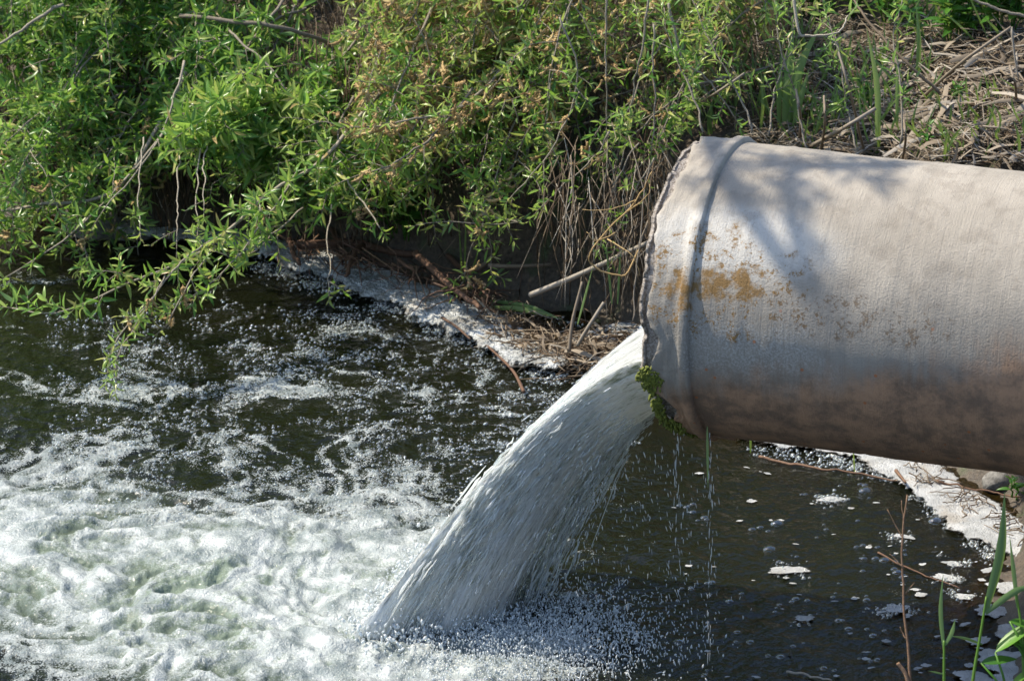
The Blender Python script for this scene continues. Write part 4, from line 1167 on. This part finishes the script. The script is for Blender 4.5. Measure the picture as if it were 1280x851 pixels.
for _ in range(170):
    px = 835 - 150 * rng.random() ** 1.6; py = rng.uniform(150, 300); d = rng.uniform(9.75, 10.1); L = rng.uniform(40, 150)
    p = P(px, py, d); e = P(px + rng.normal(-6, 22), min(py + L, 405), d - rng.uniform(0, 0.08)); m_ = (p + e) / 2 + np.array([rng.normal(0, 0.03), -0.03, 0.01])
    mb.tube(spline([p, m_, e], 6), np.array([1, 1, 1, .9, .7, .3]) * rng.uniform(0.0008, 0.0019), 3, np.clip(rng.normal(0.38, 0.25), 0, 1))
tag(mb.build('hanging_dry_grass', M['straw']), 'pale dry grass hanging down the bank beside the pipe mouth', 'dry grass', kind='stuff')
# tall pale dead grass at the back
mb = MB((0.5, 11, 0.5))
for _ in range(2600):
    px, py = rng.uniform(330, 1000), rng.uniform(-40, 175)
    if px > 850 and py > 150: continue
    p = on_ground(px, py) if _ % 3 == 0 else last + np.array([rng.normal(0, 0.05), rng.normal(0, 0.05), 0])
    last = p if _ % 3 == 0 else last
    L = rng.uniform(0.08, 0.3); lean = np.array([rng.normal(0, 0.6), rng.normal(-0.3, 0.4), 1.0])
    e = p + nrm(lean) * L; m_ = (p + e) / 2 + np.array([0, 0, 0.04])
    mb.tube(spline([p, m_, e + [0, 0, -0.05]], 5), np.array([1, 1, .8, .6, .2]) * rng.uniform(0.0008, 0.002), 3, np.clip(rng.normal(0.38, 0.2), 0, 1))
tag(mb.build('dry_grass', M['straw']), 'dry brown grass standing behind the willow twigs', 'dry grass', kind='stuff')

for k, (pts, r0, r1, lab) in enumerate([
    ([(372, 305), (395, 306), (440, 304), (480, 312), (520, 318), (560, 300)], 0.014, 0.009, 'thick wet brown root lying along the waterline above the foam'),
    ([(455, 306), (440, 325), (432, 345)], 0.010, 0.005, 'short brown root bending down into the foam'),
    ([(520, 318), (545, 345), (580, 372), (600, 385)], 0.011, 0.006, 'slanting brown root reaching toward the debris heap'),
    ([(405, 258), (415, 290), (432, 318)], 0.008, 0.005, 'upright dark root under the leafy spray'),
    ([(560, 320), (590, 345), (612, 372)], 0.008, 0.004, 'crooked root beside the green rush stems'),
    ([(500, 325), (520, 340), (510, 355)], 0.006, 0.003, 'thin forked root over the foam raft'),
    ([(360, 285), (366, 312), (374, 330)], 0.009, 0.006, 'stubby root dipping into foam left of the long root')]):
    stick('exposed_root', [W(a, b, 0.075 + 0.015 * (k % 3)) for a, b in pts], r0, r1, M['root'], lab, 'root', 'exposed roots at the waterline', 0.45, 7, 0.01)
mb = MB(W(450, 340))
for _ in range(150):
    px = rng.uniform(340, 620); py = np.interp(px, [360, 620], [300, 372]) + rng.normal(-6, 6)
    p = W(px, py, rng.uniform(0.02, 0.12)); e = p + np.array([rng.normal(0.03, 0.07), rng.normal(-0.05, 0.06), -rng.uniform(0.0, 0.1)]); e[2] = max(e[2], 0.01)
    mb.tube(wiggle(spline([p, (p + e) / 2, e], 6), 0.02), np.linspace(0.004, 0.001, 6) * rng.uniform(0.4, 1), 4, np.clip(rng.normal(0.45, 0.2), 0, 1))
tag(mb.build('fine_roots', M['root']), 'mat of fine brown roots along the waterline', 'roots', kind='stuff')

stick('broken_stick', [P(662, 369, 10.0), P(720, 345, 9.95), P(800, 308, 9.85), P(812, 303, 9.85)], 0.0085, 0.006, M['straw'], 'pale broken stalk jutting toward the pipe mouth over the debris', 'stick', None, 0.7)
stick('broken_stick', [W(610, 332, 0.12), W(640, 333, 0.12), W(688, 331, 0.12)], 0.007, 0.005, M['straw'], 'short level stick lying against the dark soil', 'stick', None, 0.4)
stick('broken_stick', [W(596, 338, 0.08), W(615, 322, 0.12), W(627, 300, 0.2)], 0.008, 0.006, M['straw'], 'dark grey stick leaning on the soil above the level stick', 'stick', None, 0.25)
stick('broken_stick', [P(711, 440, 9.75), P(716, 400, 9.75), P(728, 352, 9.75)], 0.006, 0.004, M['straw'], 'brown stalk standing upright out of the debris heap', 'stick', None, 0.45)
stick('broken_stick', [P(722, 432, 9.75), P(738, 405, 9.7), P(755, 378, 9.7)], 0.006, 0.005, M['straw'], 'short pale stalk leaning out of the debris heap', 'stick', None, 0.65)
stick('broken_stick', [W(607, 430, 0.03), W(640, 462, 0.025), W(655, 490, 0.015)], 0.003, 0.005, M['root'], 'reddish brown twig hanging off the foam edge into the pool', 'stick', None, 0.5)
stick('broken_stick', [W(552, 397, 0.05), W(570, 408, 0.05), W(588, 424, 0.05)], 0.004, 0.003, M['root'], 'small dark twig stuck on the foam raft', 'stick', None, 0.3)
# bent dead seed stalks beside the mouth
stick('dead_stalk', [P(800, 310, 9.6), P(775, 345, 9.6), P(735, 318, 9.6), P(795, 250, 9.55), P(815, 215, 9.5)], 0.0028, 0.0018, M['catkin'], 'tan bent weed stalk beside the chipped rim', 'dead stalk', None, 0.5, 5, 0.01,
      [[P(795, 250, 9.55), P(770, 262, 9.5), P(728, 262, 9.5)], [P(770, 290, 9.55), P(745, 300, 9.5), P(733, 290, 9.5)], [P(785, 265, 9.55), P(808, 245, 9.5), P(812, 230, 9.5)], [P(760, 300, 9.55), P(790, 320, 9.5), P(800, 345, 9.5)]])
stick('dead_stalk', [P(790, 400, 9.6), P(795, 330, 9.6), P(805, 250, 9.6), P(812, 200, 9.6)], 0.0022, 0.0014, M['straw'], 'thin grey stem rising close behind the pipe rim', 'dead stalk', None, 0.6, 5, 0.01)

# floating heap of broken straw by the jet
heap = []
def straw_mesh(seed, flat):
    r = np.random.default_rng(seed); mb = MB(); n = 6
    pts = np.stack([np.linspace(-0.5, 0.5, n), r.normal(0, 0.03, n), r.normal(0, 0.03, n) + 0.1 * r.normal() * np.linspace(-1, 1, n) ** 2], -1)
    if flat:
        w = 0.05 * np.array([0.6, 1, 1, 0.9, 0.7, 0.1]); nn = np.array([0, 0.95, 0.3])
        v = np.concatenate([pts + nn * w[:, None], pts + [0, 0, 0.012], pts - nn * w[:, None]])
        q = [(k, k + 1, n + k + 1, n + k) for k in range(n - 1)] + [(n + k, n + k + 1, 2 * n + k + 1, 2 * n + k) for k in range(n - 1)]
        mb.add(v, q, None, 0.5)
    else: mb.tube(pts, 0.02 * np.array([1, 1, .95, .9, .85, .7]), 5, 0.5)
    return mb
STRAW = {}
def straw_piece(kind, seed, tint):
    key = (kind, seed, int(tint * 6))
    if key not in STRAW:
        mb = straw_mesh(seed, kind == 'flat'); mb.a = [np.full(len(a), (key[2] + 0.5) / 6) for a in mb.a]
        me = mb.mesh('straw'); me.materials.append(M['straw']); STRAW[key] = me
    return STRAW[key]
def lay(name, kind, p, direction, length, thick, tint, lab, cat, group):
    o = link(name, straw_piece(kind, int(rng.integers(5)), float(np.clip(tint, 0, 0.99))))
    d = nrm(direction); x = Vector(d); up = Vector(nrm(rng.normal(0, 0.35, 3) + [0, 0, 1]))
    y = up.cross(x).normalized(); z = x.cross(y)
    m = Matrix((x * length, y * thick, z * thick)).transposed().to_4x4(); m.translation = Vector(p)
    o.matrix_world = m
    return tag(o, lab, cat, group)
for k in range(170):
    f = rng.random(); px = np.interp(f, [0, 1], [600, 790]) + rng.normal(0, 12); py = np.interp(px, [600, 700, 800], [392, 432, 438]) + rng.normal(0, 14)
    p = W(px, py, rng.uniform(0.015, 0.06))
    dr = np.array([rng.normal(0.4, 0.6), rng.normal(-0.6, 0.7), rng.normal(0.05, 0.3)])
    lay('floating_straw', 'flat' if rng.random() < 0.45 else 'round', p, dr, rng.uniform(0.04, 0.18), rng.uniform(0.05, 0.13), rng.beta(1.5, 3.6),  # low tint: brown straw with the heap's shade mixed into it
        'broken brown straw lying in the floating debris heap by the jet', 'straw', 'straws in the floating debris heap')
mb = MB(W(700, 430))
for _ in range(1500):
    px = rng.uniform(600, 800); py = np.interp(px, [600, 700, 800], [396, 438, 436]) + rng.normal(0, 12)
    p = W(px, py, rng.uniform(0.0, 0.04)); d = nrm(np.array([rng.normal(0, 1), rng.normal(0, 1), rng.normal(0, 0.25)])) * rng.uniform(0.015, 0.06)
    mb.tube([p - d, p, p + d], [0.001, 0.0022, 0.0012], 3, np.clip(rng.normal(0.22, 0.2), 0, 1))
tag(mb.build('plant_debris', M['straw']), 'brown plant scraps matted under the straws by the jet', 'debris', kind='stuff')

# dry reed litter on the bank above the pipe
for k in range(280):
    px, py = rng.uniform(985, 1290), rng.uniform(58, 208)
    if px < 1080 and rng.random() < 0.5: px += 120
    p = on_ground(px, py, 0.012 + 0.02 * rng.random())
    a = rng.choice([0.35, 2.4, rng.uniform(0, 3.14)]) + rng.normal(0, 0.35)
    dr = np.array([math.cos(a), math.sin(a), 0.28 * math.sin(a) + rng.normal(0, 0.12)])
    lay('dry_reed_piece', 'flat' if rng.random() < 0.65 else 'round', p, dr, rng.uniform(0.06, 0.28), rng.uniform(0.06, 0.2), rng.beta(2.2, 2.2),
        'pale dry reed piece lying in the litter on the bank above the pipe', 'dry reed', 'dry reed litter above the pipe')
mb = MB(on_ground(1150, 130))
for _ in range(2600):
    px, py = rng.uniform(930, 1300), rng.uniform(30, 212)
    if _ % 2 == 0: last = on_ground(px, py, 0.006)
    p = last + np.array([rng.normal(0, 0.03), rng.normal(0, 0.02), rng.uniform(0, 0.012)]); d = nrm(np.array([rng.normal(0, 1), rng.normal(0, 1), rng.normal(0.1, 0.3)])) * rng.uniform(0.015, 0.07)
    mb.tube([p - d, p + [0, 0, 0.004], p + d], [0.0008, 0.0022, 0.001], 3, np.clip(rng.normal(0.5, 0.22), 0, 1))
tag(mb.build('straw_litter', M['straw']), 'fine broken straw covering the bank above the pipe', 'litter', kind='stuff')
stick('dead_stalk', [on_ground(1150, 125), P(1200, 80, 9.55), P(1264, 34, 9.5)], 0.005, 0.004, M['straw'], 'long tan stalk slanting up to a sharp kink', 'dead stalk', None, 0.5, 6, 0.0,
      [[P(1264, 34, 9.5), P(1268, 70, 9.5), P(1273, 100, 9.5)]])
stick('dead_stalk', [on_ground(1012, 186), P(1055, 160, 9.3), P(1094, 136, 9.3)], 0.006, 0.005, M['straw'], 'thick broken stalk leaning just above the pipe', 'dead stalk', None, 0.6)
stick('dead_stalk', [on_ground(1082, 194), P(1064, 120, 9.4), P(1043, 45, 9.4)], 0.0045, 0.003, M['straw'], 'thin dry stem leaning back among the young shoots', 'dead stalk', None, 0.55, 6, 0.006)
stick('dead_stalk', [P(1175, 118, 9.5), P(1130, 75, 9.5), P(1085, 25, 9.55), P(1060, -10, 9.6)], 0.0045, 0.003, M['straw'], 'brown stalk slanting across the litter toward the picture top', 'dead stalk', None, 0.35, 6, 0.006)
stick('dead_stalk', [P(1290, 22, 10.0), P(1245, 12, 10.0), P(1205, -5, 10.0)], 0.005, 0.004, M['bark'], 'grey twig crossing the dark green herbs', 'dead stalk', None, 0.6, 6, 0.006)
stick('dead_stalk', [on_ground(876, 130), P(905, 110, 9.6), P(930, 92, 9.6)], 0.004, 0.003, M['straw'], 'pale stalk leaning beside the pipe collar', 'dead stalk', None, 0.6)
for k, (a, b, c, d_) in enumerate([(1026, 190, 1030, 120), (1128, 200, 1130, 150), (1270, 130, 1262, 82), (1000, 175, 995, 112)]):
    stick('dead_stalk', [on_ground(a, b), P((a + c) / 2 + 3, (b + d_) / 2, 9.3), P(c, d_, 9.3)], 0.004, 0.003, M['straw'], 'short upright dead stub behind the pipe top', 'dead stalk', 'dead stubs behind the pipe top', 0.45)

# ------------------------------------------------------------------ grass, reeds and herbs
def blade(mb, base, tip, width, bend, tint, n=8):
    base = np.asarray(base); tip = np.asarray(tip)
    mid = (base + tip) / 2 + bend
    pts = spline([base, mid, tip], n); tg = nrm(np.gradient(pts, axis=0))
    view = nrm(pts - CAM); s = nrm(np.cross(tg, view) + 0.35 * nrm(rng.normal(0, 1, 3)))
    nn = np.cross(s, tg)
    t = np.linspace(0, 1, n); w = width * np.clip(np.minimum(0.55 + t * 1.5, (1 - t) * 2.2 + 0.02), 0, 1)
    v = np.concatenate([pts + s * w[:, None] + nn * w[:, None] * 0.35, pts, pts - s * w[:, None] + nn * w[:, None] * 0.35])
    q = [(k, k + 1, n + k + 1, n + k) for k in range(n - 1)] + [(n + k, n + k + 1, 2 * n + k + 1, 2 * n + k) for k in range(n - 1)]
    mb.add(v, q, None, tint)
def tuft(name, base, blades, lab, cat, group=None, mat='blade'):
    o = empty(name, base); tag(o, lab, cat, group)
    for b, t, w, bend, ti in blades:
        mb = MB(base); blade(mb, b, t, w, np.asarray(bend), ti); mb.build('blade', M[mat], o)
    return o
V0 = np.zeros(3)
def gb(px, py, tx, ty, w, ti, dz=0.0, d=None):
    b = on_ground(px, py, -0.01); f = (b - CAM) @ FWD
    return (b, P(tx, ty, (d or f) - 0.05), w, (rng.normal(0, 0.01), -0.01, 0.01), ti)
tuft('reed_shoot', on_ground(985, 165), [gb(985, 165, 1030, 22, 0.014, 0.8), gb(980, 165, 993, 12, 0.013, 0.7), gb(990, 168, 1012, 85, 0.009, 0.85), gb(975, 165, 978, 60, 0.008, 0.7)], 'clump of broad green reed blades above the pipe collar', 'reed')
tuft('reed_shoot', on_ground(1096, 190), [gb(1096, 192, 1083, 34, 0.009, 1.0), gb(1090, 190, 1074, 105, 0.003, 0.6), gb(1098, 194, 1092, 150, 0.003, 0.7)], 'single bright reed shoot standing above the pipe middle', 'reed')
tuft('reed_shoot', on_ground(1121, 178), [gb(1121, 178, 1122, 55, 0.005, 0.8), gb(1146, 108, 1145, 5, 0.007, 0.7)], 'two thin upright green stems in the dry litter', 'reed')
tuft('reed_shoot', on_ground(890, 168), [gb(886, 170, 891, 125, 0.006, 0.55), gb(950, 170, 950, 95, 0.005, 0.8), gb(890, 168, 884, 140, 0.004, 0.5)], 'short green blades rising behind the pipe collar', 'reed')
for k, (x0, x1, y0, y1, n, hh, lab) in enumerate([
        (1170, 1290, 120, 208, 50, 40, 'green grass sprouting through litter at the picture edge'), (990, 1160, 90, 200, 130, 55, 'low green grass between the dead stalks above the pipe'),
        (855, 1010, 40, 168, 110, 75, 'tall grass blades in the shade behind the pipe collar'), (790, 860, 40, 150, 30, 90, 'thin grass hanging beside the bare willow twigs'),
        (1100, 1290, -30, 60, 90, 60, 'lush dark grass among the herbs at the top corner')]):
    bl = []
    for _ in range(n):
        a, b = rng.uniform(x0, x1), rng.uniform(y0, y1)
        bl.append(gb(a, b, a + rng.normal(0, hh * 0.5), b - hh * rng.uniform(0.5, 1.3), rng.uniform(0.0014, 0.0042), rng.uniform(0.3, 0.95)))
    tuft('grass_tuft', on_ground((x0 + x1) / 2, min(y1, 190)), bl, lab, 'grass', 'grass tufts on the bank')
# rushes by the waterline
tuft('rush', W(580, 365, 0.0), [(W(580, 367), P(583, 250, 10.1), 0.003, V0, 0.7), (W(582, 367), P(602, 300, 10.1), 0.0032, V0, 0.75), (W(579, 366), P(572, 255, 10.1), 0.0025, V0, 0.6)], 'thin green rush stems standing at the debris end', 'rush')
tuft('rush', W(720, 420, 0.0), [(P(722, 405, 9.8), P(742, 330, 9.8), 0.0032, V0, 0.75), (P(765, 380, 9.8), P(757, 300, 9.8), 0.003, V0, 0.6), (P(772, 380, 9.8), P(776, 310, 9.8), 0.003, V0, 0.6)], 'green rush stems behind the pale broken stalk', 'rush')
tuft('grass_sprig', W(600, 372, 0.03), [(W(598, 369, 0.02), W(690, 352, 0.02), 0.004, (0, 0, 0.085), 0.45)], 'arched green blade bowing over the dark water', 'grass')
tuft('grass_sprig', W(612, 378, 0.03), [(W(612, 376, 0.03), W(708, 402, 0.03), 0.006, (0, 0, 0.015), 0.5)], 'flat green blade lying across the debris heap', 'grass')
tuft('grass_sprig', W(615, 390, 0.03), [(W(608, 384, 0.03), W(700, 398, 0.035), 0.008, (0, 0, 0.01), 0.98)], 'yellowed blade lying under the green one', 'grass')
tuft('grass_sprig', P(884, 536, 7.85), [(P(884, 533, 7.85), P(885, 612, 7.85), 0.0028, V0, 1.0)], 'yellow grass blade hanging straight down from the pipe', 'grass')
tuft('grass_sprig', W(936, 560, 0.0), [(W(938, 566), P(938, 536, 9.2), 0.0028, V0, 0.7), (W(1068, 590), P(1066, 555, 8.8), 0.002, V0, 0.7)], 'short green blades seen under the pipe belly', 'grass')

def herb(name, base, n, height, leaf, lab, cat='herb', group=None, tint=0.5, lean=(0, 0), gap=0.022, templ=None):
    sh = Shrub(name, base, lab, cat, group, BROAD if templ is None else templ, 'herb', 'herb')
    if group is None and 'group' in sh.o: del sh.o['group']
    for _ in range(n):
        h = height * rng.uniform(0.6, 1.1); o = np.array([rng.normal(0, 0.25 * height), rng.normal(0, 0.2 * height), 0]) 
        b = base + o * 0.5; t = b + o * 0.6 + np.array([lean[0] * h, lean[1] * h, h])
        mb = MB(sh.org); bi = len(sh.br)
        pts = wiggle(spline([b, (b + t) / 2, t], 8), 0.01); mb.tube(pts, np.linspace(0.0028, 0.0012, 8), 5, tint)
        L = h; m_ = max(3, int(L / gap)); a = rng.uniform(0, 3)
        for k in range(m_):
            f = 0.25 + 0.75 * (k + 1) / m_; i = min(7, int(f * 7)); c = pts[i]
            a += math.pi / 2
            for s in (0, math.pi):
                d = np.array([math.cos(a + s), math.sin(a + s), 0.35 + 0.6 * f ** 3]) + rng.normal(0, 0.12, 3)
                sh.L.append((c, frames(d, np.array([0, -0.1, 1.0]) + rng.normal(0, 0.2, 3)), leaf * (1.15 - 0.5 * f) * rng.uniform(0.8, 1.2), np.clip(tint + rng.normal(0, 0.15), 0, 1), rng.integers(len(sh.templ)), bi))
        sh.br.append(mb)
    sh.finish(name, 300)
herb('nettle', on_ground(505, 300), 9, 0.20, 0.062, 'fresh green broad-leaved herb growing from the soil under the catkins', tint=0.62)
herb('nettle', on_ground(470, 250), 7, 0.18, 0.06, 'dark green herb half hidden behind the willow spray', tint=0.4)
herb('nettle', on_ground(1190, 62), 9, 0.24, 0.065, 'dark green nettle clump behind the dry litter', tint=0.5)
herb('nettle', on_ground(1255, 45), 9, 0.26, 0.07, 'nettles growing thick in the top corner', tint=0.42)
herb('nettle', on_ground(1060, 20), 8, 0.2, 0.05, 'green herbs between the shoots at the picture top', tint=0.6)
herb('nettle', on_ground(1010, 25), 7, 0.2, 0.05, 'green herbs above the grass at the picture top', tint=0.55)
herb('nettle', on_ground(1120, 35), 6, 0.22, 0.055, 'nettles behind the thin upright green stems', tint=0.45)
herb('seedling', on_ground(1192, 128), 3, 0.07, 0.03, 'small bluish green seedling alone in the straw litter', tint=0.55)
herb('seedling', on_ground(1080, 140), 4, 0.09, 0.032, 'low seedlings beside the bright reed shoot', tint=0.55)
herb('seedling', on_ground(1165, 190), 3, 0.06, 0.03, 'small green seedling right behind the pipe top', tint=0.5)
herb('seedling', on_ground(720, 245), 5, 0.12, 0.05, 'shaded green herb growing out of the dark bank soil', tint=0.4)
herb('water_plant', W(1052, 562, 0.0), 3, 0.06, 0.05, 'small green leaves rooted in the foam under the pipe', tint=0.75)
herb('water_plant', W(1090, 568, 0.0), 3, 0.06, 0.05, 'second leafy sprout in the foam beneath the pipe', tint=0.7)
herb('water_plant', on_ground(1275, 625), 3, 0.06, 0.04, 'tiny weed on the dark soil at the picture edge', tint=0.6)

# near corner: reeds, a dry twig and broad leaves standing in front of the pool
def near(px, py, d=7.35): return P(px, py, d)
def reed(base_px, pts, blades, lab):
    base = near(*base_px); base[2] = min(base[2], 0.0)
    o = empty('reed_plant', base); tag(o, lab, 'reed', 'reeds in the near corner')
    mb = MB(base); mb.tube(spline([near(*p) for p in pts], 16), np.linspace(0.0042, 0.0022, 16), 7, 0.6); mb.build('stem', M['blade'], o)
    for b, t, w, bend, ti in blades:
        mb = MB(base); blade(mb, near(*b), near(*t), w, np.array(bend), ti, 12); mb.build('leaf_blade', M['blade'], o)
reed((1208, 930), [(1208, 930), (1216, 850), (1226, 790), (1233, 745)], [((1232, 765), (1256, 614), 0.0105, (0.012, 0, 0.0), 0.45), ((1232, 766), (1300, 728), 0.007, (0.0, 0, 0.012), 0.4), ((1228, 805), (1186, 794), 0.003, (0, 0, 0.003), 0.7)],
     'tall green reed with one broad upright leaf')
reed((1181, 930), [(1181, 930), (1180, 850), (1180, 800)], [((1180, 812), (1179, 716), 0.0045, (-0.006, 0, 0), 0.55), ((1181, 806), (1194, 773), 0.0045, (0.004, 0, 0), 0.6), ((1179, 842), (1160, 838), 0.002, (0, 0, 0), 0.6)],
     'short green reed between the dry twig and the tall reed')
reed((1282, 930), [(1282, 930), (1278, 800), (1270, 740)], [((1272, 760), (1262, 668), 0.0045, (0, 0, 0), 0.55), ((1279, 830), (1300, 760), 0.006, (0, 0, 0), 0.5)],
     'narrow green reed cut by the picture edge')
stick('dry_twig', [near(1140, 900), near(1137, 820), near(1131, 760), near(1129, 690), near(1134, 618)], 0.0036, 0.0016, M['root'], 'thin dry reddish twig standing in front of the pool', 'twig', None, 0.75, 6, 0.004,
      [[near(1130, 712), near(1122, 702), near(1112, 692)], [near(1131, 742), near(1138, 734), near(1143, 728)], [near(1130, 675), near(1120, 655), near(1109, 636)], [near(1130, 665), near(1129, 645), near(1127, 625)], [near(1133, 800), near(1128, 790), near(1125, 783)]])
stick('dry_twig', [near(1140, 880), near(1133, 845), near(1122, 828)], 0.005, 0.004, M['root'], 'short broken brown stub beside the dry twig', 'twig', None, 0.9)
def broad_plant(base_px, leaves, lab):
    base = near(*base_px); o = empty('dock_plant', base); tag(o, lab, 'broadleaf plant', 'broad leaves in the near corner')
    for b, t, w, up, ti in leaves:
        v, q, tt = leaf_mesh(w, 0.25, 0.12, 8, 0.35)
        a, c = near(*b), near(*t); F = frames(c - a, np.asarray(up, float)); L = np.linalg.norm(c - a)
        me = make_mesh('leaf', np.einsum('ij,mj->mi', F * L, v) + a - base, q, tt, True, {'tint': np.full(len(v), ti)})
        link('leaf', me, M['herb'], o)
        mb = MB(base); mb.tube([base, (base + a) / 2 + [0, 0, 0.01], a], [0.003, 0.0026, 0.002], 6, 0.8); mb.build('leaf_stalk', M['herb'], o)
broad_plant((1262, 880), [((1244, 815), (1300, 768), 0.15, (-0.4, -0.3, 1), 0.95), ((1226, 828), (1272, 820), 0.15, (0.1, -0.5, 1), 0.45), ((1262, 862), (1290, 830), 0.15, (-0.6, -0.3, 1), 1.0), ((1240, 875), (1210, 850), 0.2, (0, -0.4, 1), 0.7)],
            'curling bright green broad leaves in the lower corner')
broad_plant((1285, 830), [((1262, 800), (1300, 806), 0.22, (0, -0.4, 1), 0.5), ((1262, 776), (1295, 782), 0.2, (0, -0.4, 1), 0.7)], 'dark broad leaves lying on foam behind the bright ones')

# twigs on the water under the pipe, stones on the shore
stick('floating_twig', [W(950, 570, 0.012), W(1010, 582, 0.012), W(1080, 592, 0.012), W(1150, 604, 0.012)], 0.0045, 0.002, M['root'], 'long brown twig floating along the foam under the pipe', 'twig', None, 0.6, 6, 0.01)
stick('floating_twig', [W(1120, 588, 0.02), W(1132, 603, 0.03)], 0.005, 0.003, M['root'], 'short twig poking from the foam edge under the pipe', 'twig', None, 0.6, 6)
stick('floating_twig', [W(1170, 600, 0.02), W(1230, 612, 0.02), W(1290, 625, 0.02)], 0.003, 0.002, M['root'], 'thin twig lying across the white foam sheet', 'twig', None, 0.5, 6, 0.01)
stick('floating_twig', [W(983, 838, 0.006), W(1010, 843, 0.006), W(1040, 850, 0.006)], 0.003, 0.002, M['straw'], 'pale stem drifting at the lower edge of the pool', 'twig', None, 0.7, 6, 0.005)
stick('floating_twig', [W(1098, 690, 0.006), W(1150, 715, 0.006), W(1200, 735, 0.006)], 0.0025, 0.0015, M['root'], 'thin submerged looking stem beyond the dry twig', 'twig', None, 0.5, 6, 0.006)
for k in range(60):
    px = rng.uniform(1130, 1290); py = np.interp(px, [1130, 1180, 1290], [575, 605, 668]) + rng.normal(0, 12)
    p = W(px, py, 0.022); a = rng.uniform(0, 3.14)
    lay('shore_straw', 'round', p, np.array([math.cos(a), math.sin(a), rng.normal(0, 0.1)]), rng.uniform(0.02, 0.09), rng.uniform(0.04, 0.1), rng.uniform(0.1, 0.4), 'bit of dark straw stuck on the white foam sheet', 'straw', 'straw bits on the white foam sheet')
def stone(p, s, seed, lab, group):
    n, m_ = 18, 12; v = []
    for i in range(m_ + 1):
        th = math.pi * i / m_
        for j in range(n):
            a = 2 * math.pi * j / n; d = np.array([math.sin(th) * math.cos(a), math.sin(th) * math.sin(a), math.cos(th)])
            r = 0.75 + 0.6 * fbm(np.array([d[0] * 1.6 + seed]), np.array([d[1] * 1.6 + d[2] * 1.3]), 3, seed)[0]
            v.append(d * r * s)
    i = np.arange(m_)[:, None] * n; j = np.arange(n)[None]; j2 = (j + 1) % n
    q = np.stack([i + j, i + n + j, i + n + j2, i + j2], -1).reshape(-1, 4)
    o = link('stone', make_mesh('stone', np.array(v), q), M['stone'], None, p); tag(o, lab, 'stone', group)
stone(W(120, 284, 0.02), np.array([0.09, 0.06, 0.05]), 3, 'grey stone half hidden under the thicket', 'stones at the waterline')
stone(W(165, 290, 0.01), np.array([0.07, 0.05, 0.035]), 5, 'flat grey stone right of the hidden one', 'stones at the waterline')
stone(W(1118, 566, 0.02), np.array([0.035, 0.03, 0.022]), 8, 'small brown stone on the foam right under the pipe', 'stones at the waterline')
stone(on_ground(1245, 612, 0.01), np.array([0.035, 0.03, 0.03]), 11, 'dark clod of soil under the pipe at the picture edge', 'stones at the waterline')
